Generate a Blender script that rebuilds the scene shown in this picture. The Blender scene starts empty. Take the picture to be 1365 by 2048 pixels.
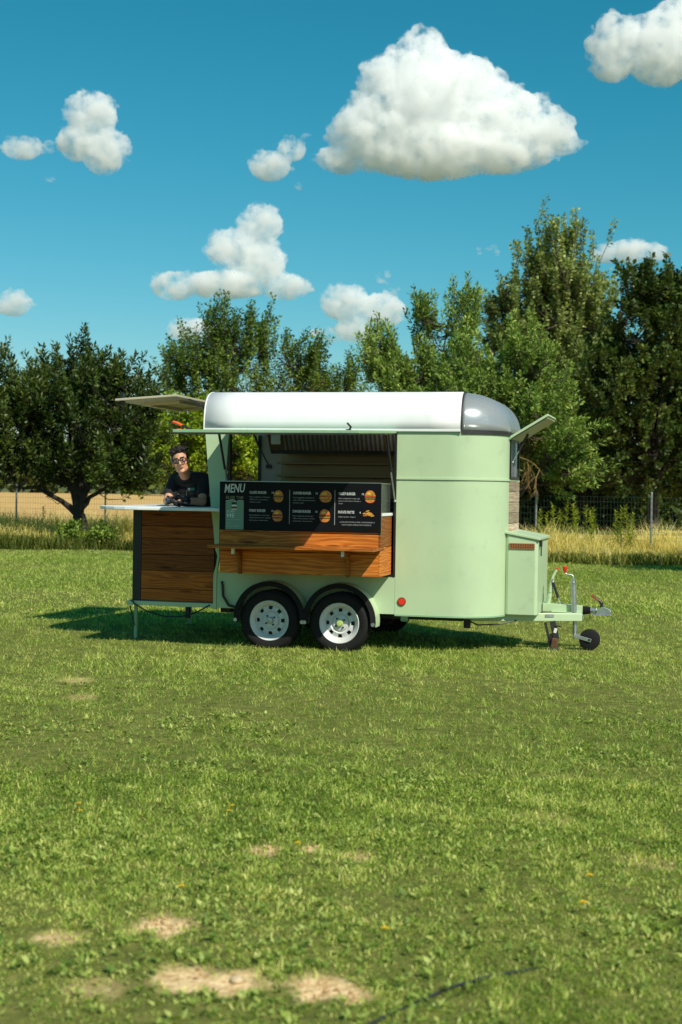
import bpy, math, random
import numpy as np
from mathutils import Vector, Matrix, Euler

R = math.radians
random.seed(7)
rng = np.random.default_rng(11)
scene = bpy.context.scene
COL = scene.collection

# ------------------------------------------------------------------ camera
CAM_H = 1.5694
cam_d = bpy.data.cameras.new("camera")
cam_d.sensor_fit = 'VERTICAL'
cam_d.sensor_height = 36.0
cam_d.lens = 2844.0 / 2048.0 * 36.0
cam_d.clip_start = 0.1
cam_d.clip_end = 20000
cam_d.dof.use_dof = True
cam_d.dof.focus_distance = 13.2
cam_d.dof.aperture_fstop = 3.2
cam = bpy.data.objects.new("camera", cam_d)
COL.objects.link(cam)
PITCH, ROLL = -0.0156, 0.0152
_fw = Vector((0, math.cos(PITCH), math.sin(PITCH)))
_up0 = Vector((0, -math.sin(PITCH), math.cos(PITCH)))
_rt0 = Vector((1, 0, 0))
# picture content is turned clockwise by ROLL: the camera itself turns the other way
_up = _up0 * math.cos(ROLL) - _rt0 * math.sin(ROLL)
_rt = _rt0 * math.cos(ROLL) + _up0 * math.sin(ROLL)
M = Matrix((_rt, _up, -_fw)).transposed().to_4x4()
M.translation = Vector((0, 0, CAM_H))
cam.matrix_world = M
scene.camera = cam

# ------------------------------------------------------------------ sky and sun
SUN_TO = Vector((0.557, -0.862, 1.0)).normalized()
SUN_EL = math.asin(SUN_TO.z)
SKY_GRADE = ((0.062, 2.2), (0.785, 1.01), (0.70, 1.07))
world = bpy.data.worlds.new("World")
scene.world = world
world.use_nodes = True
wn, wl = world.node_tree.nodes, world.node_tree.links
wn.clear()
sky = wn.new('ShaderNodeTexSky')
sky.sky_type = 'NISHITA'
sky.sun_disc = False
sky.sun_elevation = SUN_EL
sky.sun_rotation = math.atan2(SUN_TO.x, SUN_TO.y)
sky.air_density = 1.0
sky.dust_density = 0.4
sky.ozone_density = 1.6
# the photograph's teal grading of the sky: red falls off faster than green and blue
sepc = wn.new('ShaderNodeSeparateColor'); comb = wn.new('ShaderNodeCombineColor')
wl.new(sky.outputs[0], sepc.inputs[0])
for ch, (k_, pw) in enumerate(SKY_GRADE):
    pn = wn.new('ShaderNodeMath'); pn.operation = 'POWER'; pn.inputs[1].default_value = pw
    mn = wn.new('ShaderNodeMath'); mn.operation = 'MULTIPLY'; mn.inputs[1].default_value = k_
    wl.new(sepc.outputs[ch], pn.inputs[0]); wl.new(pn.outputs[0], mn.inputs[0]); wl.new(mn.outputs[0], comb.inputs[ch])
bg = wn.new('ShaderNodeBackground')
bg.inputs[1].default_value = 0.10
wo = wn.new('ShaderNodeOutputWorld')
wl.new(comb.outputs[0], bg.inputs[0])
wl.new(bg.outputs[0], wo.inputs[0])

sun_d = bpy.data.lights.new("sun", 'SUN')
sun_d.energy = 4.8
sun_d.angle = R(0.55)
sun_d.color = (1.0, 0.935, 0.80)
sun = bpy.data.objects.new("sun", sun_d)
COL.objects.link(sun)
sun.rotation_euler = SUN_TO.to_track_quat('Z', 'Y').to_euler()
sun.location = (20, -30, 40)

scene.render.engine = 'CYCLES'
scene.view_settings.view_transform = 'Standard'
scene.view_settings.look = 'None'
scene.view_settings.exposure = 0.18
scene.view_settings.gamma = 1.0
scene.view_settings.use_curve_mapping = False
cy = scene.cycles
cy.max_bounces = 28
cy.diffuse_bounces = 3
cy.glossy_bounces = 3
cy.transmission_bounces = 6
cy.volume_bounces = 26
cy.transparent_max_bounces = 8
cy.use_denoising = True
cy.denoising_prefilter = 'NONE'       # keeps the blades and leaves crisp
cy.adaptive_threshold = 0.006
cy.volume_step_rate = 0.25
cy.sample_clamp_indirect = 6.0

# ------------------------------------------------------------------ helpers
def link(o, parent=None):
    COL.objects.link(o)
    if parent is not None:
        o.parent = parent
    return o

def empty(name, loc=(0, 0, 0), rz=0.0):
    o = bpy.data.objects.new(name, None)
    o.empty_display_size = 0.2
    o.location = loc
    o.rotation_euler = (0, 0, rz)
    return link(o)

def tag(o, label=None, cat=None, group=None, kind=None):
    if label: o["label"] = label
    if cat: o["category"] = cat
    if group: o["group"] = group
    if kind: o["kind"] = kind
    return o

def basis(d):
    d = Vector(d).normalized()
    a = Vector((0, 0, 1)) if abs(d.z) < 0.9 else Vector((1, 0, 0))
    u = d.cross(a).normalized()
    return u, d.cross(u).normalized(), d

class MB:
    """collects primitive shapes into one mesh"""
    def __init__(s):
        s.v, s.f, s.m = [], [], []
        s.mat = 0
    def add(s, vs, fs):
        n = len(s.v)
        s.v += [tuple(p) for p in vs]
        for f in fs:
            s.f.append([i + n for i in f]); s.m.append(s.mat)
        return s
    def box(s, x0, x1, y0, y1, z0, z1):
        vs = [(x, y, z) for x in (x0, x1) for y in (y0, y1) for z in (z0, z1)]
        return s.add(vs, [(0, 1, 3, 2), (4, 6, 7, 5), (0, 4, 5, 1), (2, 3, 7, 6), (0, 2, 6, 4), (1, 5, 7, 3)])
    def obox(s, c, size, rot):
        c = Vector(c); m = Euler(rot).to_matrix(); h = Vector(size) / 2
        vs = [c + m @ Vector((i * h.x, j * h.y, k * h.z)) for i in (-1, 1) for j in (-1, 1) for k in (-1, 1)]
        return s.add(vs, [(0, 1, 3, 2), (4, 6, 7, 5), (0, 4, 5, 1), (2, 3, 7, 6), (0, 2, 6, 4), (1, 5, 7, 3)])
    def bar(s, p0, p1, w, h, up=(0, 0, 1)):
        p0, p1 = Vector(p0), Vector(p1); d = (p1 - p0).normalized()
        sd = d.cross(Vector(up))
        if sd.length < 1e-4: sd = d.cross(Vector((1, 0, 0)))
        sd.normalize(); u = sd.cross(d)
        vs = [p + sd * (i * w / 2) + u * (j * h / 2) for p in (p0, p1) for i, j in ((-1, -1), (1, -1), (1, 1), (-1, 1))]
        return s.add(vs, [(3, 2, 1, 0), (4, 5, 6, 7), (0, 1, 5, 4), (1, 2, 6, 5), (2, 3, 7, 6), (3, 0, 4, 7)])
    def prism(s, poly, axis, a, b):
        """extrude a polygon; axis 'y' takes (x,z) points, 'x' takes (y,z), 'z' takes (x,y)"""
        def P(p, t):
            return {'y': (p[0], t, p[1]), 'x': (t, p[0], p[1]), 'z': (p[0], p[1], t)}[axis]
        n = len(poly)
        vs = [P(p, a) for p in poly] + [P(p, b) for p in poly]
        fs = [tuple(range(n)), tuple(range(2 * n - 1, n - 1, -1))] + [((i + 1) % n, i, n + i, n + (i + 1) % n) for i in range(n)]
        return s.add(vs, fs)
    def tube(s, path, r, n=8, caps=True):
        path = [Vector(p) for p in path]
        rs = r if isinstance(r, (list, tuple)) else [r] * len(path)
        vs, fs = [], []
        d0 = (path[1] - path[0]).normalized()
        u, w, _ = basis(d0)
        for i, p in enumerate(path):
            if i == 0: d = path[1] - path[0]
            elif i == len(path) - 1: d = path[-1] - path[-2]
            else: d = (path[i + 1] - path[i]).normalized() + (path[i] - path[i - 1]).normalized()
            d = d.normalized() if d.length > 1e-9 else d0
            u = (u - d * u.dot(d)).normalized(); w = d.cross(u)
            for k in range(n):
                a = 2 * math.pi * k / n
                vs.append(p + (u * math.cos(a) + w * math.sin(a)) * rs[i])
        for i in range(len(path) - 1):
            for k in range(n):
                k2 = (k + 1) % n
                fs.append((i * n + k, i * n + k2, (i + 1) * n + k2, (i + 1) * n + k))
        if caps:
            fs.append(tuple(range(n - 1, -1, -1)))
            fs.append(tuple(range((len(path) - 1) * n, len(path) * n)))
        return s.add(vs, fs)
    def cyl(s, p0, p1, r0, r1=None, n=20):
        return s.tube([p0, p1], [r0, r0 if r1 is None else r1], n)
    def lathe(s, prof, c, axis, n=32, a0=0.0, a1=2 * math.pi, close_prof=False):
        """prof: (radius, height along axis)"""
        c = Vector(c); u, w, d = basis(axis)
        full = abs(a1 - a0 - 2 * math.pi) < 1e-6
        k = n if full else n + 1
        vs, fs = [], []
        for i in range(k):
            a = a0 + (a1 - a0) * i / n
            e = u * math.cos(a) + w * math.sin(a)
            vs += [c + e * p[0] + d * p[1] for p in prof]
        m = len(prof)
        for i in range(n):
            j = (i + 1) % k if full else i + 1
            for q in range(m if close_prof else m - 1):
                q2 = (q + 1) % m
                fs.append((i * m + q, j * m + q, j * m + q2, i * m + q2))
        if not full and close_prof:
            fs.append(tuple(range(m))); fs.append(tuple(range(n * m + m - 1, n * m - 1, -1)))
        return s.add(vs, fs)
    def ell(s, c, r, rot=None, nu=16, nv=10):
        c = Vector(c); m = rot if rot is not None else Matrix.Identity(3)
        r = (r, r, r) if isinstance(r, (int, float)) else r
        vs = [c + m @ Vector((0, 0, r[2]))]
        for j in range(1, nv):
            t = math.pi * j / nv
            for i in range(nu):
                a = 2 * math.pi * i / nu
                vs.append(c + m @ Vector((r[0] * math.sin(t) * math.cos(a), r[1] * math.sin(t) * math.sin(a), r[2] * math.cos(t))))
        vs.append(c + m @ Vector((0, 0, -r[2])))
        fs = [(0, 1 + i, 1 + (i + 1) % nu) for i in range(nu)]
        for j in range(nv - 2):
            for i in range(nu):
                i2 = (i + 1) % nu
                fs.append((1 + j * nu + i, 1 + (j + 1) * nu + i, 1 + (j + 1) * nu + i2, 1 + j * nu + i2))
        L = len(vs) - 1
        fs += [(L, 1 + (nv - 2) * nu + (i + 1) % nu, 1 + (nv - 2) * nu + i) for i in range(nu)]
        return s.add(vs, fs)
    def cap(s, p0, p1, r0, r1, n=14):
        """tapered capsule"""
        p0, p1 = Vector(p0), Vector(p1)
        s.tube([p0, p1], [r0, r1], n)
        s.ell(p0, r0, nu=n, nv=8); s.ell(p1, r1, nu=n, nv=8)
        return s
    def sheet(s, grid, thick=None):
        """grid[i][j] of points -> quads"""
        ni, nj = len(grid), len(grid[0])
        vs = [p for row in grid for p in row]
        fs = [(i * nj + j, (i + 1) * nj + j, (i + 1) * nj + j + 1, i * nj + j + 1) for i in range(ni - 1) for j in range(nj - 1)]
        return s.add(vs, fs)
    def build(s, name, mats, parent=None, smooth=None, bevel=0.0, solid=0.0, fix=True):
        me = bpy.data.meshes.new(name)
        me.from_pydata(s.v, [], s.f)
        if fix:
            import bmesh
            b = bmesh.new(); b.from_mesh(me)
            bmesh.ops.recalc_face_normals(b, faces=b.faces)
            b.to_mesh(me); b.free()
        if not isinstance(mats, (list, tuple)): mats = [mats]
        for m in mats: me.materials.append(m)
        if len(mats) > 1: me.polygons.foreach_set("material_index", s.m)
        o = bpy.data.objects.new(name, me)
        if smooth is not None:
            me.polygons.foreach_set("use_smooth", [True] * len(me.polygons))
            me.set_sharp_from_angle(angle=R(smooth))
        if solid:
            md = o.modifiers.new("solid", 'SOLIDIFY'); md.thickness = solid; md.offset = 0
        if bevel:
            md = o.modifiers.new("bevel", 'BEVEL'); md.width = bevel; md.segments = 2
            md.limit_method = 'ANGLE'; md.angle_limit = R(40); md.harden_normals = False
        return link(o, parent)

# ------------------------------------------------------------------ materials
def new_mat(name):
    m = bpy.data.materials.new(name); m.use_nodes = True
    nt = m.node_tree; nt.nodes.clear()
    out = nt.nodes.new('ShaderNodeOutputMaterial')
    return m, nt, out

def N(nt, t, **kw):
    n = nt.nodes.new(t)
    for k, v in kw.items():
        setattr(n, k, v)
    return n

def ramp(nt, stops, interp='LINEAR'):
    n = nt.nodes.new('ShaderNodeValToRGB')
    n.color_ramp.interpolation = interp
    e = n.color_ramp.elements
    while len(e) < len(stops): e.new(0.5)
    for i, (p, c) in enumerate(stops):
        e[i].position = p; e[i].color = (*c, 1) if len(c) == 3 else c
    return n

def pm(name, col, rough=0.5, metal=0.0, var=0.0, scale=6.0, bump=0.0, bscale=60.0, spec=0.5, trans=0.0, alpha=1.0, coat=0.0, dirt=None):
    """principled paint / plastic / metal with a little mottling and relief"""
    m, nt, out = new_mat(name)
    b = N(nt, 'ShaderNodeBsdfPrincipled')
    b.inputs['Base Color'].default_value = (*col, 1)
    b.inputs['Roughness'].default_value = rough
    b.inputs['Metallic'].default_value = metal
    b.inputs['Specular IOR Level'].default_value = spec
    b.inputs['Transmission Weight'].default_value = trans
    b.inputs['Coat Weight'].default_value = coat
    b.inputs['Alpha'].default_value = alpha
    nt.links.new(b.outputs[0], out.inputs[0])
    tc = N(nt, 'ShaderNodeTexCoord')
    if var or dirt:
        nz = N(nt, 'ShaderNodeTexNoise'); nz.inputs['Scale'].default_value = scale
        nz.inputs['Detail'].default_value = 6; nz.inputs['Roughness'].default_value = 0.6
        nt.links.new(tc.outputs['Object'], nz.inputs['Vector'])
        lo = tuple(c * (1 - var) for c in col); hi = tuple(min(1, c * (1 + var)) for c in col)
        r = ramp(nt, [(0.3, lo), (0.7, hi)])
        nt.links.new(nz.outputs[0], r.inputs[0])
        last = r.outputs[0]
        if dirt:
            n2 = N(nt, 'ShaderNodeTexNoise'); n2.inputs['Scale'].default_value = scale * 3.1
            n2.inputs['Detail'].default_value = 8; n2.inputs['Roughness'].default_value = 0.75
            nt.links.new(tc.outputs['Object'], n2.inputs['Vector'])
            r2 = ramp(nt, [(0.56, (0, 0, 0)), (0.75, (dirt[3],) * 3)])
            nt.links.new(n2.outputs[0], r2.inputs[0])
            mx = N(nt, 'ShaderNodeMix', data_type='RGBA')
            nt.links.new(r2.outputs[0], mx.inputs[0]); nt.links.new(last, mx.inputs[6])
            mx.inputs[7].default_value = (*dirt[:3], 1)
            last = mx.outputs[2]
        nt.links.new(last, b.inputs['Base Color'])
        rr = N(nt, 'ShaderNodeMapRange'); rr.inputs[3].default_value = max(0.02, rough - 0.1); rr.inputs[4].default_value = min(1, rough + 0.12)
        nt.links.new(nz.outputs[0], rr.inputs[0]); nt.links.new(rr.outputs[0], b.inputs['Roughness'])
    if bump:
        nb = N(nt, 'ShaderNodeTexNoise'); nb.inputs['Scale'].default_value = bscale; nb.inputs['Detail'].default_value = 4
        nt.links.new(tc.outputs['Object'], nb.inputs['Vector'])
        bp = N(nt, 'ShaderNodeBump'); bp.inputs['Strength'].default_value = bump; bp.inputs['Distance'].default_value = 0.01
        nt.links.new(nb.outputs[0], bp.inputs['Height']); nt.links.new(bp.outputs[0], b.inputs['Normal'])
    return m

def wood(name, dark, mid, light, knots=1.0, rough=0.55):
    """boards with long grain, rings round knots; a different cut for each board"""
    m, nt, out = new_mat(name)
    L = nt.links.new
    b = N(nt, 'ShaderNodeBsdfPrincipled'); L(b.outputs[0], out.inputs[0])
    tc = N(nt, 'ShaderNodeTexCoord'); oi = N(nt, 'ShaderNodeObjectInfo')
    sp = N(nt, 'ShaderNodeSeparateXYZ'); L(tc.outputs['Object'], sp.inputs[0])
    def math_(op, a, c=None):
        n = N(nt, 'ShaderNodeMath', operation=op)
        for i, v in enumerate((a, c)):
            if v is None: continue
            if hasattr(v, 'links'): L(v, n.inputs[i])
            else: n.inputs[i].default_value = v
        return n.outputs[0]
    along = math_('ADD', sp.outputs[0], sp.outputs[1])
    off = math_('MULTIPLY', oi.outputs['Random'], 37.0)
    along = math_('ADD', along, off)
    c1 = N(nt, 'ShaderNodeCombineXYZ')
    L(math_('MULTIPLY', along, 0.8), c1.inputs[0]); L(math_('MULTIPLY', sp.outputs[2], 5.0), c1.inputs[2]); L(off, c1.inputs[1])
    vor = N(nt, 'ShaderNodeTexVoronoi'); vor.inputs['Scale'].default_value = 2.1
    L(c1.outputs[0], vor.inputs['Vector'])
    kd = vor.outputs['Distance']
    n1 = N(nt, 'ShaderNodeTexNoise'); n1.inputs['Scale'].default_value = 1.4; n1.inputs['Detail'].default_value = 5
    L(c1.outputs[0], n1.inputs['Vector'])
    bend = math_('MULTIPLY', math_('POWER', 2.718, math_('MULTIPLY', kd, -6.0)), 4.2 * knots)
    ringv = math_('ADD', math_('ADD', math_('MULTIPLY', sp.outputs[2], 30.0), math_('MULTIPLY', n1.outputs[0], 5.0)), bend)
    ring = math_('ADD', math_('MULTIPLY', math_('SINE', math_('MULTIPLY', ringv, 6.283)), 0.5), 0.5)
    c2 = N(nt, 'ShaderNodeCombineXYZ')
    L(math_('MULTIPLY', along, 4.0), c2.inputs[0]); L(math_('MULTIPLY', sp.outputs[2], 190.0), c2.inputs[2]); L(off, c2.inputs[1])
    n2 = N(nt, 'ShaderNodeTexNoise'); n2.inputs['Scale'].default_value = 1.0; n2.inputs['Detail'].default_value = 4
    L(c2.outputs[0], n2.inputs['Vector'])
    val = math_('ADD', math_('MULTIPLY', ring, 0.24), math_('MULTIPLY', n2.outputs[0], 0.86))
    rp = ramp(nt, [(0.18, dark), (0.5, mid), (0.85, light)])
    L(val, rp.inputs[0])
    kr = ramp(nt, [(0.06, (1, 1, 1)), (0.20, (0, 0, 0))]); L(kd, kr.inputs[0])
    mx = N(nt, 'ShaderNodeMix', data_type='RGBA')
    L(math_('MULTIPLY', kr.outputs[0], 0.85 * min(1, knots)), mx.inputs[0]); L(rp.outputs[0], mx.inputs[6])
    mx.inputs[7].default_value = (dark[0] * 0.25, dark[1] * 0.22, dark[2] * 0.2, 1)
    hs = N(nt, 'ShaderNodeHueSaturation')
    L(math_('ADD', math_('MULTIPLY', oi.outputs['Random'], 1.0), 0.55), hs.inputs['Value'])
    L(mx.outputs[2], hs.inputs['Color']); L(hs.outputs[0], b.inputs['Base Color'])
    b.inputs['Roughness'].default_value = rough; b.inputs['Specular IOR Level'].default_value = 0.25
    bp = N(nt, 'ShaderNodeBump'); bp.inputs['Strength'].default_value = 0.35; bp.inputs['Distance'].default_value = 0.004
    L(val, bp.inputs['Height']); L(bp.outputs[0], b.inputs['Normal'])
    return m

def leaf_mat(name, dark, mid, light, transl=0.35, rough=0.45, spec=0.4):
    m, nt, out = new_mat(name)
    L = nt.links.new
    at = N(nt, 'ShaderNodeAttribute', attribute_name='tone')
    rp = ramp(nt, [(0.0, dark), (0.5, mid), (1.0, light)])
    L(at.outputs['Fac'], rp.inputs[0])
    b = N(nt, 'ShaderNodeBsdfPrincipled'); b.inputs['Roughness'].default_value = rough
    b.inputs['Specular IOR Level'].default_value = spec
    t = N(nt, 'ShaderNodeBsdfTranslucent')
    L(rp.outputs[0], b.inputs['Base Color'])
    tcol = N(nt, 'ShaderNodeMix', data_type='RGBA', blend_type='MULTIPLY'); tcol.inputs[0].default_value = 1
    tcol.inputs[7].default_value = (1.25, 1.25, 0.5, 1)
    L(rp.outputs[0], tcol.inputs[6]); L(tcol.outputs[2], t.inputs[0])
    mx = N(nt, 'ShaderNodeMixShader'); mx.inputs[0].default_value = transl
    L(b.outputs[0], mx.inputs[1]); L(t.outputs[0], mx.inputs[2]); L(mx.outputs[0], out.inputs[0])
    return m

MINT = (0.440, 0.565, 0.350)
M_ = dict(
    mint=pm("mint_paint", MINT, 0.38, var=0.05, scale=2.2, bump=0.10, bscale=2.6, dirt=(0.30, 0.36, 0.22, 0.45)),
    mint_dark=pm("mint_frame_paint", (0.25, 0.42, 0.24), 0.45, var=0.08, scale=5, dirt=(0.16, 0.16, 0.10, 0.6)),
    white=pm("white_roof", (0.74, 0.75, 0.755), 0.65, var=0.03, scale=3, bump=0.02, bscale=20, dirt=(0.62, 0.62, 0.57, 0.4)),
    white_top=pm("white_laminate", (0.78, 0.80, 0.80), 0.35, var=0.03, scale=4),
    beige=pm("beige_lining", (0.46, 0.42, 0.30), 0.6, var=0.10, scale=4),
    cream_in=pm("inside_lining", (0.40, 0.37, 0.31), 0.55, var=0.06, scale=3),
    black=pm("black_plastic", (0.012, 0.012, 0.013), 0.4, var=0.2, scale=8),
    rubber=pm("tyre_rubber", (0.013, 0.013, 0.013), 0.8, var=0.25, scale=14, bump=0.15, bscale=90, spec=0.2, dirt=(0.022, 0.02, 0.017, 0.4)),
    seal=pm("rubber_seal", (0.02, 0.02, 0.02), 0.6),
    board=pm("menu_black", (0.006, 0.0065, 0.008), 0.45, var=0.1, scale=3, spec=0.15),
    rim=pm("silver_rim", (0.60, 0.61, 0.60), 0.5, metal=0.05, var=0.06, scale=9, dirt=(0.30, 0.24, 0.17, 0.5)),
    steel=pm("galvanised_steel", (0.50, 0.52, 0.53), 0.38, metal=0.9, var=0.12, scale=18),
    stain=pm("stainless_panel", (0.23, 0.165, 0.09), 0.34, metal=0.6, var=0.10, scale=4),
    dark_steel=pm("dark_steel", (0.035, 0.034, 0.033), 0.6, metal=0.4, var=0.3, scale=14, dirt=(0.12, 0.06, 0.03, 0.6)),
    rust=pm("rusty_steel", (0.13, 0.06, 0.03), 0.8, metal=0.2, var=0.4, scale=30),
    copper=pm("copper_grille", (0.34, 0.13, 0.045), 0.5, metal=0.3, var=0.15, scale=20),
    red=pm("red_plastic", (0.72, 0.03, 0.015), 0.35),
    orange=pm("orange_plastic", (0.85, 0.12, 0.02), 0.4),
    sticker=pm("white_sticker", (0.75, 0.74, 0.70), 0.5),
    letter=pm("printed_white", (0.62, 0.66, 0.66), 0.5),
    letter_dim=pm("printed_grey", (0.36, 0.38, 0.38), 0.5),
    letter_gold=pm("printed_khaki", (0.20, 0.20, 0.11), 0.5),
    placard=pm("sage_placard", (0.17, 0.30, 0.21), 0.5),
    bun=pm("printed_bun", (0.55, 0.20, 0.035), 0.5, var=0.35, scale=40),
    patty=pm("printed_patty", (0.17, 0.035, 0.012), 0.5, var=0.5, scale=60),
    lettuce=pm("printed_lettuce", (0.22, 0.24, 0.03), 0.5, var=0.5, scale=60),
    tomato=pm("printed_tomato", (0.55, 0.045, 0.02), 0.5, var=0.4, scale=60),
    cheese=pm("printed_cheese", (0.75, 0.42, 0.06), 0.5, var=0.3, scale=60),
    floor=pm("grey_floor_sheet", (0.16, 0.16, 0.15), 0.6, var=0.1),
    wood_box=wood("pine_boards_oiled", (0.125, 0.026, 0.004), (0.385, 0.110, 0.014), (0.60, 0.215, 0.034)),
    wood_dark=wood("pine_boards_brown", (0.100, 0.019, 0.003), (0.31, 0.078, 0.009), (0.48, 0.145, 0.018)),
    wood_grey=wood("weathered_boards", (0.16, 0.11, 0.07), (0.34, 0.26, 0.18), (0.48, 0.39, 0.29), knots=0.3, rough=0.75),
)
# clear / smoked plastics
def glassy(name, col, rough, mixfac, refl=(0.55, 0.58, 0.58), metal=0.55):
    m, nt, out = new_mat(name)
    L = nt.links.new
    tr = N(nt, 'ShaderNodeBsdfTransparent'); tr.inputs[0].default_value = (*col, 1)
    gl = N(nt, 'ShaderNodeBsdfPrincipled'); gl.inputs['Base Color'].default_value = (*refl, 1)
    gl.inputs['Roughness'].default_value = rough; gl.inputs['Metallic'].default_value = metal
    mx = N(nt, 'ShaderNodeMixShader'); mx.inputs[0].default_value = mixfac
    L(tr.outputs[0], mx.inputs[1]); L(gl.outputs[0], mx.inputs[2]); L(mx.outputs[0], out.inputs[0])
    return m
M_['dome'] = glassy("smoked_acrylic", (0.80, 0.84, 0.85), 0.26, 0.55, (0.58, 0.61, 0.62), 0.40)
M_['glass'] = glassy("clear_acrylic", (0.80, 0.84, 0.82), 0.06, 0.14)
M_['window'] = glassy("window_glass", (0.55, 0.58, 0.58), 0.05, 0.5)

# ================================================================== ground
def hash_noise(seed, n=10, scale=1.0):
    r = np.random.default_rng(seed)
    k = r.normal(size=(n, 3)) * scale; ph = r.uniform(0, 6.283, n); am = r.uniform(0.5, 1, n)
    def f(P):
        P = np.atleast_2d(P)
        if P.shape[1] == 2: P = np.c_[P, np.zeros(len(P))]
        return (np.sin(P @ k.T + ph) * am).sum(1) / am.sum() * 2.2
    return f
def fence_y(x): return 36.0 - 0.37 * np.asarray(x)
def lawn_edge(x):
    x = np.asarray(x, dtype=float)
    return np.where(x < 0, 33.6, 33.6 - 0.55 * np.minimum(x, 5.6)) - 0.15 + 0.25 * np.sin(x * 1.9) + 0.12 * np.sin(x * 5.3)
PATCH = [(-0.58, 4.91, .14, .14, 1.), (-0.38, 4.32, .18, .14, .9), (-0.02, 4.30, .13, .14, 1.), (-0.94, 4.76, .08, .07, .6), (-0.31, 5.95, .09, .10, .7),
         (-0.11, 5.98, .06, .08, .75), (-2.01, 11.05, .18, .20, .45), (-1.84, 10.21, .11, .16, .35), (0.93, 6.69, .15, .16, .3), (1.28, 5.84, .14, .14, .28), (0.1, 5.9, .07, .08, .5),
         (-0.72, 4.27, .09, .07, .35)]
nzA, nzB, nzC = hash_noise(1, 12, 6.0), hash_noise(2, 12, 2.0), hash_noise(3, 14, 16.0)
def bare(P):
    """0..1, how bare the soil is"""
    b = np.zeros(len(P))
    w = nzA(P) * 0.30 + nzC(P) * 0.42
    for (x, y, rx, ry, s_) in PATCH:
        d = np.sqrt(((P[:, 0] - x) / rx) ** 2 + ((P[:, 1] - y) / ry) ** 2) + w
        b = np.maximum(b, s_ * np.clip((1.15 - d) / 0.42, 0, 1))
    return b
def dryness(P):
    return np.clip(0.38 + 0.36 * nzB(P * 0.45) + 0.28 * nzA(P * 0.4), 0, 1)

def mesh_np(name, V, F, mats, parent=None, tone=None, smooth=False):
    """mesh from numpy arrays; F is (n,3) or (n,4)"""
    me = bpy.data.meshes.new(name)
    V = np.ascontiguousarray(V, dtype=np.float32); F = np.ascontiguousarray(F, dtype=np.int32)
    k = F.shape[1]
    me.vertices.add(len(V)); me.vertices.foreach_set("co", V.ravel())
    me.loops.add(F.size); me.loops.foreach_set("vertex_index", F.ravel())
    me.polygons.add(len(F))
    me.polygons.foreach_set("loop_start", np.arange(0, F.size, k, dtype=np.int32))
    me.update(calc_edges=True)
    if tone is not None:
        a = me.attributes.new("tone", 'FLOAT', 'POINT'); a.data.foreach_set("value", np.ascontiguousarray(tone, dtype=np.float32))
    for m in (mats if isinstance(mats, (list, tuple)) else [mats]): me.materials.append(m)
    if smooth: me.polygons.foreach_set("use_smooth", np.ones(len(F), dtype=bool))
    o = bpy.data.objects.new(name, me)
    return link(o, parent)

def ground_mat(name, a, b, c, sand=None, scale=3.0):
    m, nt, out = new_mat(name); L = nt.links.new
    bs = N(nt, 'ShaderNodeBsdfPrincipled'); bs.inputs['Roughness'].default_value = 0.95; bs.inputs['Specular IOR Level'].default_value = 0.1
    L(bs.outputs[0], out.inputs[0])
    tc = N(nt, 'ShaderNodeTexCoord')
    n1 = N(nt, 'ShaderNodeTexNoise'); n1.inputs['Scale'].default_value = scale; n1.inputs['Detail'].default_value = 9; n1.inputs['Roughness'].default_value = 0.7
    L(tc.outputs['Object'], n1.inputs['Vector'])
    rp = ramp(nt, [(0.30, a), (0.5, b), (0.72, c)]); L(n1.outputs[0], rp.inputs[0])
    last = rp.outputs[0]
    if sand:
        at = N(nt, 'ShaderNodeAttribute', attribute_name='tone')
        n2 = N(nt, 'ShaderNodeTexNoise'); n2.inputs['Scale'].default_value = 30; n2.inputs['Detail'].default_value = 6
        L(tc.outputs['Object'], n2.inputs['Vector'])
        r2 = ramp(nt, [(0.3, sand[0]), (0.7, sand[1])]); L(n2.outputs[0], r2.inputs[0])
        mx = N(nt, 'ShaderNodeMix', data_type='RGBA')
        L(at.outputs['Fac'], mx.inputs[0]); L(last, mx.inputs[6]); L(r2.outputs[0], mx.inputs[7]); last = mx.outputs[2]
    L(last, bs.inputs['Base Color'])
    nb = N(nt, 'ShaderNodeTexNoise'); nb.inputs['Scale'].default_value = 45; nb.inputs['Detail'].default_value = 6
    L(tc.outputs['Object'], nb.inputs['Vector'])
    bp = N(nt, 'ShaderNodeBump'); bp.inputs['Strength'].default_value = 0.6; bp.inputs['Distance'].default_value = 0.02
    L(nb.outputs[0], bp.inputs['Height']); L(bp.outputs[0], bs.inputs['Normal'])
    return m
def lines(segs):
    out = []
    for a, b, st in segs: out.append(np.arange(a, b, st))
    return np.concatenate(out + [np.array([segs[-1][1]])])
LAWN_Z = 0.052
gx = lines([(-30, -5, .5), (-5, -2.4, .12), (-2.4, 2.4, .035), (2.4, 5, .12), (5, 30, .5)])
gy = lines([(-8, 3.2, .4), (3.2, 7.2, .035), (7.2, 13, .10), (13, 20, .3), (20, 40.01, .5)])
GX, GY = np.meshgrid(gx, gy, indexing='ij')
P2 = np.c_[GX.ravel(), GY.ravel()]
B_ = bare(P2)
Z_ = LAWN_Z + 0.008 * nzB(P2 * 0.6) - 0.012 * B_ + 0.004 * nzC(P2)
ni, nj = GX.shape
idx = np.arange(ni * nj).reshape(ni, nj)
Fq = np.stack([idx[:-1, :-1], idx[1:, :-1], idx[1:, 1:], idx[:-1, 1:]], -1).reshape(-1, 4)
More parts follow.
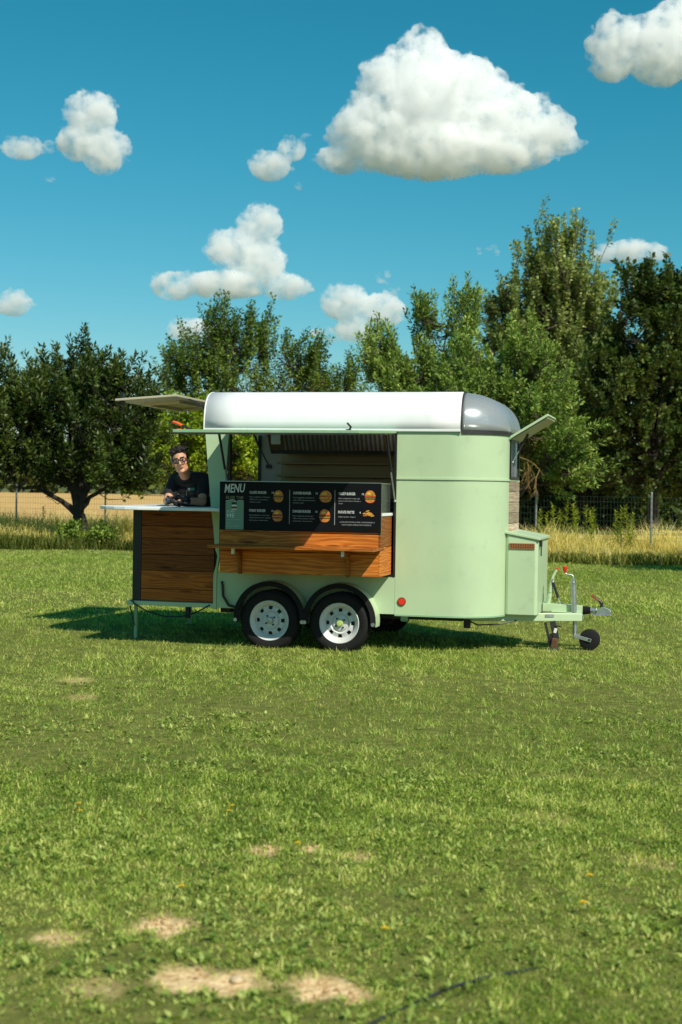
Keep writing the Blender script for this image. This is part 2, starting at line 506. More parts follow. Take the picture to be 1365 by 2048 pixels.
# lawn ends at the rough strip in front of the fence
Fy = P2[Fq].mean(1)
Fq = Fq[Fy[:, 1] < fence_y(Fy[:, 0]) + 1.5]
lawn_m = ground_mat("lawn_soil", (0.068, 0.080, 0.020), (0.130, 0.142, 0.034), (0.24, 0.22, 0.065), sand=((0.46, 0.28, 0.12), (0.88, 0.67, 0.38)), scale=13.0)
lawn = mesh_np("lawn", np.c_[P2, Z_], Fq, lawn_m, tone=np.clip(B_ * 1.1, 0, 1), smooth=True)
tag(lawn, "mown green lawn with a few bare sandy patches", "lawn", kind='structure')
field_m = ground_mat("dry_field", (0.46, 0.28, 0.10), (0.58, 0.37, 0.14), (0.68, 0.46, 0.19), scale=0.6)
fld = MB().add([(-420, 20, -0.06), (300, 20, -0.06), (300, 330, -0.06), (-420, 330, -0.06)], [(0, 1, 2, 3)]).build("field", field_m)
tag(fld, "dry tan stubble field beyond the fence", "field", kind='structure')
far_m = ground_mat("far_ground", (0.075, 0.095, 0.035), (0.10, 0.12, 0.045), (0.14, 0.15, 0.06), scale=0.02)
fg = MB().add([(-9000, -9000, -0.12), (9000, -9000, -0.12), (9000, 12000, -0.12), (-9000, 12000, -0.12)], [(0, 1, 2, 3)]).build("ground", far_m)
tag(fg, "green farmland reaching to the horizon", "ground", kind='structure')

# ---- grass
def wedge(n_per_m2, y0, y1, margin=1.3, k=0.275):
    ymid = np.linspace(y0, y1, 400); wid = 2 * (k * ymid + margin)
    area = (wid.mean() * (y1 - y0)); n = int(area * n_per_m2)
    cdf = np.cumsum(wid); cdf = cdf / cdf[-1]
    y = np.interp(rng.uniform(0, 1, n), cdf, ymid)
    x = rng.uniform(-1, 1, n) * (k * y + margin)
    return np.c_[x, y]
def blades(P, h, w, lean, segs):
    """upright curved blades -> verts, tris, index of the blade for each vert"""
    n = len(P)
    a = rng.uniform(0, 2 * math.pi, n); b = rng.uniform(0, 2 * math.pi, n)
    side = np.c_[np.cos(a), np.sin(a), np.zeros(n)] * (w / 2)[:, None]
    ln = np.c_[np.cos(b), np.sin(b), np.zeros(n)] * (h * lean)[:, None]
    base = np.c_[P, np.zeros(n) + LAWN_Z - 0.006] if P.shape[1] == 2 else P
    up = np.zeros((n, 3)); up[:, 2] = h
    if segs == 1:
        V = np.stack([base - side, base + side, base + up * np.sqrt(np.clip(1 - lean ** 2 * .4, .15, 1))[:, None] + ln], 1)
        F = np.arange(n * 3).reshape(n, 3); k = 3
        hv = np.tile([0, 0, 1.0], n)
    else:
        m = base + up * 0.6 + ln * 0.35; t = base + up * np.clip(1 - 0.45 * lean, .25, 1)[:, None] + ln * 1.0
        V = np.stack([base - side, base + side, m - side * .75, m + side * .75, t], 1)
        o = np.arange(n)[:, None] * 5
        F = np.concatenate([o + [0, 1, 3], o + [0, 3, 2], o + [2, 3, 4]], 0); k = 5
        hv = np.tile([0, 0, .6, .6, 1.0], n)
    return V.reshape(-1, 3), F, np.repeat(np.arange(n), k), hv
grass_m = leaf_mat("grass_blades", (0.100, 0.185, 0.022), (0.385, 0.510, 0.085), (0.84, 0.80, 0.300), transl=0.42, rough=0.6, spec=0.25)
GV, GF, GT = [], [], []
off = 0
def keep_ground(P):
    b = bare(P)
    ok = (rng.uniform(0, 1, len(P)) > b * 1.15) & (P[:, 1] < lawn_edge(P[:, 0]) + 0.4)
    return P[ok]
clump = hash_noise(5, 14, 12.0); clump2 = hash_noise(6, 18, 42.0)
for (dens, y0, y1, h0, h1, w0, w1, segs) in ((7600, 3.3, 7.5, .016, .044, .0036, .0064, 2), (3700, 7.5, 11.5, .018, .048, .0042, .0078, 1), (2700, 11.5, 16.5, .024, .064, .0045, .0085, 1), (900, 16.5, 34.5, .035, .065, .010, .016, 1)):
    P = keep_ground(wedge(dens, y0, y1))
    c = np.clip(0.5 + 0.5 * clump(P), 0, 1)
    h = rng.uniform(h0, h1, len(P)) * (0.45 + 0.55 * c + 0.45 * np.clip(.5 + .6 * clump2(P), 0, 1)) * (1 - 0.35 * dryness(P))
    w = rng.uniform(w0, w1, len(P))
    V, F, bi, hv = blades(P, h, w, rng.uniform(0.3, 1.5, len(P)), segs)
    tone = 0.17 + 0.36 * dryness(P) + 0.24 * clump2(P) + 0.20 * clump(P) + rng.normal(0, .24, len(P)) + (rng.uniform(0, 1, len(P)) < 0.06) * 0.35 + 0.25 * bare(P)
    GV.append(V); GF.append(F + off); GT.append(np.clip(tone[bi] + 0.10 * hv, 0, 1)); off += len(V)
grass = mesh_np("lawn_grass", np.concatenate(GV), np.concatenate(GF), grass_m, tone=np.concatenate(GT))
tag(grass, "short mown grass covering the lawn", "grass", kind='stuff')

# broad-leaved weeds that grow in the lawn (plantain, clover, dandelion leaves)
def leaf_quads(P, D, Nn, l, w, fold=0.15):
    """diamond leaves: base P, direction D, normal Nn (unit arrays)"""
    S = np.cross(D, Nn); S /= np.linalg.norm(S, axis=1)[:, None] + 1e-9
    l = l[:, None]; w = w[:, None]
    mid = P + D * l * 0.42
    V = np.stack([P, mid + S * w * .5 + Nn * w * fold, P + D * l - Nn * l * 0.08, mid - S * w * .5 + Nn * w * fold], 1).reshape(-1, 3)
    F = np.arange(len(P) * 4).reshape(-1, 4)
    return V, F
def unit(A): return A / (np.linalg.norm(A, axis=1)[:, None] + 1e-9)
wm = leaf_mat("lawn_weeds", (0.110, 0.190, 0.030), (0.290, 0.395, 0.075), (0.56, 0.60, 0.190), transl=0.35, rough=0.5)
wd = hash_noise(8, 12, 2.4)
P = np.concatenate([wedge(420, 3.3, 9.5), wedge(110, 9.5, 17)])
pr = np.clip(0.28 + 0.55 * wd(P) + 0.3 * nzB(P * .5), 0.04, 1) * np.where(P[:, 1] < 9, 1, .6)
P = P[(rng.uniform(0, 1, len(P)) < pr) & (bare(P) < .35)]
k = 7
C = np.repeat(P, k, 0); n = len(C)
a = rng.uniform(0, 6.283, n); el = rng.uniform(0.15, 0.95, n)
D = np.c_[np.cos(a) * np.cos(el), np.sin(a) * np.cos(el), np.sin(el)]
Nn = unit(np.c_[-np.cos(a) * np.sin(el), -np.sin(a) * np.sin(el), np.cos(el)] + rng.normal(0, .25, (n, 3)))
size = np.repeat(rng.uniform(.7, 1.4, len(P)), k)
l = rng.uniform(.014, .031, n) * size; w = l * rng.uniform(.28, .6, n)
V, F = leaf_quads(np.c_[C + rng.normal(0, .012, C.shape), LAWN_Z + rng.uniform(0, .02, n)], D, Nn, l, w)
tone = np.clip(np.repeat(rng.normal(.45, .22, len(P)), k) + rng.normal(0, .2, n), 0, 1)
weeds = mesh_np("lawn_weeds", V, F, wm, tone=np.repeat(tone, 4))
tag(weeds, "low broad-leaved weeds scattered through the lawn", "weeds", kind='stuff')

# crumbs of dry soil on the bare patches
n = 26000
P = np.c_[rng.uniform(-1.4, 1.6, n), rng.uniform(3.9, 7.2, n)]
b_ = bare(P); P = P[rng.uniform(0, 1, n) < b_ * .9]; n = len(P)
cr = rng.uniform(.002, .0075, n) * (1 + (rng.uniform(0, 1, n) < .06) * 1.2)
oct_ = np.array([(1, 0, 0), (0, 1, 0), (-1, 0, 0), (0, -1, 0), (0, 0, .8), (0, 0, -.8)])
V = np.c_[P, np.full(n, LAWN_Z - .006)][:, None, :] + oct_[None] * cr[:, None, None] * rng.uniform(.6, 1.3, (n, 6, 3))
F = (np.array([(0, 1, 4), (1, 2, 4), (2, 3, 4), (3, 0, 4), (1, 0, 5), (2, 1, 5), (3, 2, 5), (0, 3, 5)])[None] + 6 * np.arange(n)[:, None, None]).reshape(-1, 3)
crumb_m = leaf_mat("soil_crumbs", (0.22, 0.13, 0.06), (0.46, 0.31, 0.15), (0.70, 0.54, 0.32), transl=0.0, rough=0.95, spec=0.1)
crumbs = mesh_np("soil_crumbs", V.reshape(-1, 3), F, crumb_m, tone=np.repeat(np.clip(rng.normal(.5, .25, n), 0, 1), 6))
tag(crumbs, "crumbs of dry sandy soil lying on the bare patches", "soil", kind='stuff')

# ================================================================== clouds
def px_dir(px, py):
    a, b = px - 682.5, py - 1024
    x = a * math.cos(ROLL) + b * math.sin(ROLL); y = -a * math.sin(ROLL) + b * math.cos(ROLL)
    u = -y / 2844.0
    return Vector((x / 2844.0, math.cos(PITCH) - u * math.sin(PITCH), math.sin(PITCH) + u * math.cos(PITCH)))
def at_depth(px, py, Y):
    """where in the world a bearing and height seen from the lawn lie, at distance Y"""
    d = px_dir(px, py); return Vector((0, 0, CAM_H)) + d * (Y / d.y)
def vapour(dens, u):
    """bright droplets, denser inside, torn into wisps by turbulence"""
    m, nt, out = new_mat("cloud_vapour"); L = nt.links.new
    v = N(nt, 'ShaderNodeVolumeScatter')
    v.inputs['Color'].default_value = (0.978, 0.991, 1.0, 1); v.inputs['Anisotropy'].default_value = 0.0
    tc = N(nt, 'ShaderNodeTexCoord')
    nz = N(nt, 'ShaderNodeTexNoise'); nz.inputs['Scale'].default_value = 0.085 / u; nz.inputs['Detail'].default_value = 6; nz.inputs['Roughness'].default_value = 0.72
    L(tc.outputs['Object'], nz.inputs['Vector'])
    mr = N(nt, 'ShaderNodeMapRange'); mr.inputs[1].default_value = 0.42; mr.inputs[2].default_value = 0.60; mr.inputs[3].default_value = 0.0; mr.inputs[4].default_value = dens * 1.7
    L(nz.outputs[0], mr.inputs[0]); L(mr.outputs[0], v.inputs['Density'])
    L(v.outputs[0], out.inputs['Volume'])
    return m
txs = []
for nm, sc, dp in (("cloud_billow", 12.0, 4), ("cloud_wisp", 3.0, 4)):
    t = bpy.data.textures.new(nm, 'CLOUDS'); t.noise_scale = sc; t.noise_depth = dp; t.noise_basis = 'ORIGINAL_PERLIN'
    txs.append(t)
CLOUDS = [
    ("tall peaked white cloud above the trailer, largest in the sky", 1160, [(848, 112, 52, 52), (775, 168, 58, 52), (850, 200, 120, 95), (930, 190, 80, 75), (1005, 235, 85, 62), (1080, 262, 70, 48), (1128, 290, 38, 20), (760, 265, 88, 78), (690, 318, 58, 30), (860, 300, 150, 58), (985, 305, 125, 40), (1078, 200, 20, 16)]),
    ("upright white cloud at the upper left with a low tail", 1150, [(185, 232, 50, 48), (208, 300, 46, 50), (155, 285, 40, 38), (45, 296, 40, 24), (95, 296, 26, 14)]),
    ("stepped white cloud just above the plum tree crown", 1900, [(522, 450, 44, 40), (468, 500, 56, 42), (525, 530, 46, 55), (350, 572, 50, 28), (450, 570, 90, 28), (570, 574, 52, 26)]),
    ("small ragged cloud left of the largest cloud", 1180, [(540, 332, 42, 30), (585, 298, 28, 24), (612, 272, 11, 13)]),
    ("bright cloud cut by the upper right picture corner", 880, [(1240, 92, 58, 58), (1322, 100, 72, 72), (1352, 42, 50, 42), (1225, 132, 42, 32), (1400, 90, 60, 70)]),
    ("little round cloud low at the left picture edge", 2050, [(28, 607, 36, 26), (-20, 615, 30, 18)]),
    ("two-headed cloud behind the quince tree", 2450, [(690, 606, 50, 36), (765, 622, 48, 34), (715, 660, 46, 26), (652, 672, 30, 16)]),
    ("flat white cloud above the dark tree at right", 1560, [(1215, 507, 34, 20), (1260, 503, 48, 24), (1306, 506, 28, 20)]),
    ("faint small cloud left of the poplar top", 1650, [(978, 502, 24, 11)]),
    ("low cloud peeping behind the left of the plum tree", 2400, [(385, 660, 52, 24), (345, 672, 25, 12)]),
    ("tiny puff under the upright left cloud", 1130, [(99, 361, 13, 8)]),
    ("tiny pointed puff above the two-headed cloud", 2300, [(766, 556, 14, 16), (790, 585, 10, 10)]),
    ("tiny puff below the small ragged cloud", 1190, [(600, 374, 11, 10)]),
]
for ci, (lab, D_, lobes) in enumerate(CLOUDS):
    rs = random.Random(100 + ci)
    mb = MB()
    cc = at_depth(lobes[0][0], lobes[0][1], D_)
    s = D_ / 2844.0; u = D_ / 1000.0
    big = max(l[2] for l in lobes)
    for (px, py, rx, ry) in lobes:
        c = at_depth(px, py, D_) - cc
        rx_, rz_ = rx * s, ry * s; rd = (rx_ + rz_) * 0.5
        if min(rx, ry) > 17:
            mb.ell(c, (rx_ * 1.02, rd * 0.95, rz_ * 1.02), nu=14, nv=10)
        else:                                       # scraps: a few torn shreds each
            for k in range(9):
                p = c + Vector((rx_ * rs.uniform(-.9, .9), rd * rs.uniform(-.4, .4), rz_ * rs.uniform(-.8, .8)))
                r_ = min(rx_, rz_) * rs.uniform(.22, .5)
                mb.ell(p, (r_ * rs.uniform(1, 1.9), r_, r_ * rs.uniform(.6, 1.1)), nu=10, nv=7)
        if min(rx, ry) > 14:
            for k in range(int(12 + rx * 0.40)):
                a = rs.uniform(0, 2 * math.pi); t = math.acos(rs.uniform(-0.30, 1.0))
                p = c + Vector((rx_ * .88 * math.sin(t) * math.cos(a), rd * .8 * math.sin(t) * math.sin(a), rz_ * .88 * math.cos(t)))
                r_ = min(rx_, rz_) * rs.uniform(0.14, 0.36)
                mb.ell(p, (r_ * 1.1, r_, r_ * .9), nu=10, nv=7)
                if r_ > 2.2 * u:
                    for q in range(6):
                        a2 = rs.uniform(0, 2 * math.pi); t2 = math.acos(rs.uniform(-0.4, 1.0))
                        dv = Vector((math.sin(t2) * math.cos(a2), math.sin(t2) * math.sin(a2), math.cos(t2)))
                        r2 = r_ * rs.uniform(.22, .42)
                        mb.ell(p + dv * r_ * .95, r2, nu=8, nv=5)
            for k in range(int(rx * 0.55)):          # ragged fringe
                a = rs.uniform(0, 2 * math.pi); t = math.acos(rs.uniform(-0.5, 1.0)); e_ = rs.uniform(1.0, 1.14)
                p = c + Vector((rx_ * e_ * math.sin(t) * math.cos(a), rd * .6 * math.sin(t) * math.sin(a), rz_ * e_ * math.cos(t)))
                r_ = u * rs.uniform(0.7, 2.0)
                mb.ell(p, (r_ * rs.uniform(1, 2.2), r_, r_ * rs.uniform(.6, 1.2)), nu=8, nv=5)
    o = mb.build("cloud", vapour(0.110 / u, u), None, fix=False)
    o.location = cc
    rm = o.modifiers.new("fuse", 'REMESH'); rm.mode = 'VOXEL'; rm.voxel_size = u * max(0.6, min(1.0, big * s / u * 0.03)); rm.use_smooth_shade = True
    for t, st in zip(txs, (min(4.5 * u, big * s * 0.14), min(1.8 * u, big * s * 0.06))):
        dm = o.modifiers.new("billow", 'DISPLACE'); dm.texture = t; dm.strength = st; dm.mid_level = 0.5; dm.texture_coords = 'LOCAL'
    tag(o, lab, "cloud", "fair-weather clouds")

# ================================================================== trees and the fence
bark_m = pm("bark", (0.085, 0.066, 0.045), 0.9, var=0.35, scale=9, bump=0.6, bscale=30)
bark_dark = pm("dark_bark", (0.026, 0.021, 0.015), 0.9, var=0.35, scale=9, bump=0.6, bscale=30)  # darker than bark_m: the laurel trunk's shade is put into the colour
lichen_m = pm("lichen_bark", (0.26, 0.17, 0.05), 0.9, var=0.5, scale=7, bump=0.5, bscale=40)
LM = dict(
    dark=leaf_mat("leaf_dark_glossy", (0.018, 0.038, 0.006), (0.058, 0.096, 0.014), (0.190, 0.240, 0.048), 0.22, 0.42, 0.35),
    lime=leaf_mat("leaf_lime", (0.080, 0.145, 0.008), (0.235, 0.345, 0.022), (0.52, 0.60, 0.060), 0.35, 0.5, 0.2),
    plum=leaf_mat("leaf_plum", (0.040, 0.085, 0.013), (0.120, 0.195, 0.032), (0.34, 0.43, 0.075), 0.28, 0.5, 0.15),
    quince=leaf_mat("leaf_quince", (0.065, 0.125, 0.020), (0.195, 0.300, 0.058), (0.52, 0.61, 0.17), 0.28, 0.5, 0.15),
    poplar=leaf_mat("leaf_poplar", (0.060, 0.100, 0.026), (0.200, 0.270, 0.072), (0.52, 0.58, 0.21), 0.30, 0.5, 0.15),
    maple=leaf_mat("leaf_maple", (0.018, 0.040, 0.008), (0.062, 0.104, 0.018), (0.215, 0.280, 0.065), 0.30, 0.45, 0.3),
    far=leaf_mat("leaf_far", (0.045, 0.065, 0.018), (0.085, 0.110, 0.028), (0.14, 0.16, 0.04), 0.2, 0.7, 0.1),
    hay=leaf_mat("dry_grass", (0.36, 0.32, 0.08), (0.74, 0.63, 0.22), (0.90, 0.81, 0.43), 0.42, 0.7, 0.1),
    weed=leaf_mat("tall_weed", (0.110, 0.170, 0.016), (0.270, 0.350, 0.040), (0.52, 0.56, 0.11), 0.42, 0.55, 0.2),
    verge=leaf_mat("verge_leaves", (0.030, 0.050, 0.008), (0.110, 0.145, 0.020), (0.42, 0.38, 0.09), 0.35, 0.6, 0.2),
)
def tree(name, label, base, lobes, shoots, leaves, ll, lw, leafm, trunk_r, fork, bark=bark_m, up=0.7, outw=0.6, shoot_len=(.4, .8), gap=0.0, shell=0.45, limbs=9, seed=0, group=None, cat="tree", droop=0.0, lean=(0, 0), twig_r=0.008, tone0=0.45, rosette=0.5, clump=6, spread=0.16, vexp=0.8):
    """lobes: (x, y, z, rx, ry, rz) relative to the base; shoots carry the leaves; limbs and twigs reach every shoot"""
    r = np.random.default_rng(1000 + seed)
    root = empty(name, base)
    tag(root, label, cat, group)
    L = np.array(lobes, dtype=float)
    vol = L[:, 3] * L[:, 4] * L[:, 5]; pick = r.choice(len(L), size=shoots * 6, p=vol ** vexp / (vol ** vexp).sum())
    d = r.normal(size=(len(pick), 3)); d = unit(d)
    rad = r.uniform(0, 1, len(pick)) ** shell
    P = L[pick, :3] + d * rad[:, None] * L[pick, 3:6]
    gn = hash_noise(200 + seed, 16, 1.6)
    P = P[(gn(P) > -1.2 + gap * 1.6) & (P[:, 2] > 0.25)][:max(4, shoots // clump)]
    P = np.repeat(P, clump, 0)                     # shoots stand in bunches, with gaps of shade between them
    sp_r = spread * np.sqrt(L[:, 3] * L[:, 5]).max()
    P = P + r.normal(0, 1, P.shape) * sp_r * np.array([1, 1, .75])
    P = P[P[:, 2] > .2]
    n = len(P)
    cen = L[:, :3].mean(0); cen = np.array([lean[0] * .5, lean[1] * .5, max(fork, cen[2] * 0.55)])
    D = unit(unit(P - cen) * outw + np.array([0, 0, up]) + r.normal(0, .28, (n, 3)) - np.array([0, 0, droop]))
    sl = r.uniform(*shoot_len, n)
    # --- leaves
    k = leaves
    t = np.tile(np.linspace(0.0, 1, k), n) + r.normal(0, .03, n * k)
    Ds, Ps, ss = np.repeat(D, k, 0), np.repeat(P, k, 0), np.repeat(sl, k)
    pos = Ps + Ds * (ss * t)[:, None]
    q = r.normal(size=(n * k, 3)); q = unit(q - (q * Ds).sum(1)[:, None] * Ds)
    ld = unit(q * (0.95 - rosette * 0.4 * np.clip(t, 0, 1))[:, None] + Ds * (0.25 + rosette * np.clip(t, 0, 1))[:, None] + r.normal(0, .2, (n * k, 3)) - np.array([0, 0, 0.12]))
    nn = r.normal(size=(n * k, 3)) * 0.75 + np.array([0, -.1, .7]) + q * 0.25
    nn = unit(nn - (nn * ld).sum(1)[:, None] * ld)
    pos = pos + q * (0.02 + 0.05 * r.uniform(0, 1, n * k) * ss)[:, None]
    l = r.uniform(.65, 1.2, n * k) * ll; w = r.uniform(.75, 1.2, n * k) * lw
    V, F = leaf_quads(pos, ld, nn, l, w)
    tn = hash_noise(300 + seed, 12, 1.1)
    tone = np.clip(tone0 + 0.16 * tn(P)[np.repeat(np.arange(n), k)] + np.repeat(r.normal(0, .10, n), k) + r.normal(0, .16, n * k), 0, 1)
    crown = mesh_np("crown", V, F, leafm, root, tone=np.repeat(tone, 4))
    # --- wood
    mb = MB()
    top = Vector((lean[0] * .4, lean[1] * .4, fork))
    path = [Vector((0, 0, -0.1)), Vector((lean[0] * .12 + r.normal(0, .03), lean[1] * .12, fork * .35)), Vector((lean[0] * .25 + r.normal(0, .04), lean[1] * .25, fork * .7)), top]
    mb.tube(path, [trunk_r * 1.35, trunk_r * 1.05, trunk_r, trunk_r * .95], 10)
    trunk = mb.build("trunk", bark, root, smooth=60, fix=False)
    lm = MB(); nodes = []
    order = r.permutation(n)[:max(limbs * 3, limbs)]
    ends = []
    for i in order:
        if len(ends) >= limbs: break
        if all(np.linalg.norm(P[i] - P[j]) > 0.14 * np.linalg.norm(L[:, 3:6].max(0)) for j in ends): ends.append(i)
    for i in ends:
        e = Vector(P[i] + D[i] * sl[i] * .3); c1 = top + Vector((0, 0, (e.z - fork) * 0.35 + .1)) + (e - top) * 0.15; pts = []
        for q_ in range(9):
            u_ = q_ / 8
            pts.append(top * (1 - u_) ** 2 + c1 * 2 * u_ * (1 - u_) + e * u_ ** 2 + Vector(r.normal(0, .03, 3)) * (1 if 0 < q_ < 8 else 0))
        r0 = trunk_r * r.uniform(.38, .6)
        lm.tube([top - Vector((0, 0, fork * .12))] + pts, [trunk_r * .9, trunk_r * .74] + [max(r0, trunk_r * (.72 - .16 * u_)) * (1 - u_ / 8.6) + twig_r for u_ in range(1, 9)], 8)
        nodes += [np.array(p) for p in pts[2:]]
    nodes = np.array(nodes)
    for i in range(n):
        dd = np.linalg.norm(nodes - P[i], axis=1) + 0.6 * np.clip(nodes[:, 2] - P[i][2], 0, 9)
        a_ = Vector(nodes[dd.argmin()]); b_ = Vector(P[i]); c_ = b_ + Vector(D[i]) * float(sl[i]) * .95
        m_ = a_.lerp(b_, .55) - Vector(D[i]) * 0.12
        lm.tube([a_, m_, b_, c_], [twig_r * 1.5, twig_r * 1.2, twig_r, twig_r * .4], 4, caps=False)
    lm.build("limb", bark, root, smooth=60, fix=False)
    return root
def gp(px, Y):   # ground point under a bearing at distance Y
    return ((px - 682.5) / 2844.0 * Y, Y, 0.0)

tree("laurel_tree", "dark glossy broad tree with forked trunk at left, in front of the fence", gp(158, 35.4),
     [(-.2, 0, 3.3, 1.7, 1.5, 1.25), (-1.05, .1, 3.2, 1.0, 1.1, 1.3), (1.05, -.1, 3.0, 1.0, 1.2, 1.3), (.35, 0, 4.15, .75, .8, .75), (1.25, 0, 4.05, .45, .5, .7), (-1.0, 0, 4.0, .7, .8, .7), (-1.5, 0, 3.6, .5, .6, .8), (0, -.3, 1.90, 1.8, 1.3, .65), (1.2, -.3, 1.6, .8, .8, .4), (-1.3, -.2, 1.6, .8, .8, .4), (1.6, 0, 2.5, .6, .8, .8), (-1.5, 0, 2.4, .7, .8, .9), (1.75, 0, 3.4, .4, .5, .5)],
     860, 50, .140, .052, LM['dark'], .17, .85, bark=bark_dark, up=.9, outw=.5, shoot_len=(.35, .7), gap=-.1, shell=.5, limbs=9, seed=1, twig_r=.009, rosette=.8)
tree("laurel_tree", "dark glossy tree cut by the left picture edge", gp(-75, 34.6),
     [(-.1, 0, 3.0, 1.15, 1.2, 1.3), (.35, 0, 2.2, .75, .8, .9), (.3, 0, 3.9, .55, .6, .7)],
     230, 50, .14, .052, LM['dark'], .15, 1.2, bark=bark_dark, up=.8, seed=2, limbs=6, rosette=.8)
tree("lime_leaved_tree", "lime green leafy tree behind the man and the trailer's rear end", gp(395, 40.5),
     [(-.9, 0, 2.6, 1.3, 1.2, 1.3), (.9, .2, 2.4, 1.5, 1.2, 1.5), (-1.7, 0, 2.3, .8, .9, .9), (.1, 0, 3.2, 1.3, 1.1, 1.0), (1.9, 0, 2.2, .8, .9, 1.2)],
     760, 46, .115, .072, LM['lime'], .10, .9, up=.35, outw=.9, shoot_len=(.3, .6), gap=-.1, limbs=10, seed=3, twig_r=.007)
tree("plum_tree", "wide airy tree with many upright shoots behind the trailer roof", gp(490, 42.5),
     [(0, 0, 4.2, 1.6, 1.4, 1.5), (-1.5, 0, 4.6, .75, .9, 1.2), (1.5, 0, 4.6, .75, .9, 1.25), (-.7, 0, 5.6, .6, .7, 1.0), (.45, 0, 5.7, .6, .7, 1.1), (-.15, 0, 6.1, .35, .4, .8), (1.9, 0, 5.3, .35, .4, .7), (-2.0, 0, 5.0, .35, .4, .7), (0, 0, 3.0, 1.5, 1.3, .9)],
     780, 44, .105, .058, LM['plum'], .14, 1.2, up=1.1, outw=.55, shoot_len=(.4, .95), gap=.25, vexp=.55, spread=.12, limbs=16, seed=4, twig_r=.008)
tree("young_plum_tree", "small sparse tree between the wide plum tree and the tall quince", gp(672, 44),
     [(0, 0, 3.6, .75, .7, 1.4), (.35, 0, 4.6, .4, .5, .7), (-.35, 0, 4.3, .4, .5, .7)],
     260, 40, .10, .056, LM['plum'], .06, 1.2, up=1.0, outw=.5, shoot_len=(.35, .7), gap=.15, limbs=8, seed=5, twig_r=.006)
tree("quince_tree", "tall open quince-like tree with upright shoots behind the trailer roof", gp(845, 36.5),
     [(0, 0, 3.8, 1.35, 1.0, .8), (.0, 0, 5.2, .40, .5, 1.2), (-1.1, 0, 4.6, .46, .5, .9), (.80, 0, 5.1, .40, .5, 1.15), (1.05, 0, 6.0, .24, .3, .5), (-.1, 0, 6.15, .24, .3, .5), (1.3, 0, 4.0, .6, .6, .7), (-.55, 0, 4.3, .6, .5, .7)],
     520, 42, .115, .050, LM['quince'], .11, 1.2, up=1.0, outw=.5, shoot_len=(.35, .8), gap=.02, spread=.11, vexp=.5, limbs=14, seed=26, twig_r=.009, rosette=.9)
tree("willow_leaved_tree", "bushy bright green tree behind the trailer's nose and raised flap", gp(1015, 34.2),
     [(0, 0, 3.4, 1.3, 1.2, 1.2), (.85, -.1, 2.9, .95, 1.0, 1.0), (-.6, 0, 4.2, .9, .9, .9), (.3, 0, 4.5, .75, .8, .8), (1.35, 0, 2.3, .55, .7, .7), (-1.1, 0, 3.6, .7, .8, .9), (1.0, 0, 3.8, .5, .6, .6)],
     760, 48, .12, .046, LM['quince'], .13, 1.2, up=.35, outw=.8, shoot_len=(.3, .65), gap=-.05, limbs=12, seed=7, twig_r=.008, rosette=.8, tone0=.5)
tree("poplar_tree", "tallest tree, grey-green pointed poplar in the background at right", gp(1098, 72),
     [(0, 0, 5.5, 3.0, 2.8, 3.2), (0, 0, 8.5, 2.7, 2.5, 2.8), (.2, 0, 11.5, 2.0, 2.0, 2.4), (.25, 0, 14.0, 1.05, 1.1, 1.7), (-1.8, 0, 8.8, 1.5, 1.6, 1.4), (-2.3, 0, 10.0, .9, 1.0, .9), (1.7, 0, 10.2, 1.3, 1.3, 2.0), (2.4, 0, 8.0, 1.3, 1.3, 2.2), (-1.2, 0, 12.2, .9, .9, 1.0), (-.6, 0, 13.6, .6, .7, .8)],
     1500, 44, .20, .125, LM['poplar'], .30, 3.0, up=.8, outw=.8, shoot_len=(.7, 1.5), gap=-.05, limbs=24, seed=8, twig_r=.02, shell=.4)
tree("maple_tree", "dark green large-leaved tree at the right picture edge", gp(1305, 56),
     [(0, 0, 6.0, 2.3, 2.2, 2.6), (-1.3, 0, 5.0, 1.5, 1.5, 2.2), (.1, 0, 8.6, 1.6, 1.6, 1.6), (-.3, 0, 9.8, .8, .9, .9), (1.7, 0, 7.0, 1.6, 1.5, 2.2), (.5, 0, 3.6, 2.6, 2.0, 1.4), (-1.6, 0, 3.2, 1.3, 1.3, 1.3), (1.3, 0, 8.9, 1.1, 1.1, 1.1), (2.6, 0, 8.2, 1.2, 1.2, 1.5), (2.9, 0, 5.0, 1.4, 1.3, 2.0)],
     1250, 44, .19, .145, LM['maple'], .22, 1.6, bark=bark_dark, up=.45, outw=.9, shoot_len=(.5, 1.0), gap=-.05, limbs=18, seed=9, twig_r=.014, shell=.42)
tree("maple_tree", "dark tree filling the gap behind the willow-leaved tree and the fence", gp(1165, 63),
     [(0, 0, 4.3, 2.4, 2.0, 2.4), (-1.6, 0, 3.4, 1.4, 1.4, 1.9), (1.5, 0, 3.2, 1.5, 1.4, 1.9), (0, 0, 2.2, 2.7, 1.8, 1.0)],
     520, 42, .22, .150, LM['maple'], .2, 1.3, bark=bark_dark, up=.4, outw=.9, shoot_len=(.5, 1.0), limbs=14, seed=10, twig_r=.014, tone0=.35)
tree("maple_tree", "low dark tree behind the trailer's nose, its crown hidden by brighter leaves", gp(960, 66),
     [(0, 0, 3.6, 2.6, 2.0, 2.3), (-1.7, 0, 2.8, 1.6, 1.4, 1.8), (1.5, 0, 2.9, 1.6, 1.4, 1.9)],
     420, 40, .22, .150, LM['maple'], .2, 1.3, bark=bark_dark, up=.4, outw=.9, shoot_len=(.5, 1.0), limbs=12, seed=11, twig_r=.014, tone0=.4)
tree("maple_tree", "dark slender-trunked tree beyond the right fence post", gp(1395, 58),
     [(0, 0, 4.0, 1.8, 1.6, 2.2), (-.8, 0, 2.8, 1.3, 1.2, 1.3), (.4, 0, 5.8, 1.3, 1.2, 1.4)],
     330, 40, .20, .145, LM['maple'], .16, 1.6, bark=bark_dark, up=.4, outw=.9, shoot_len=(.5, 1.0), limbs=10, seed=12, twig_r=.014, tone0=.45)
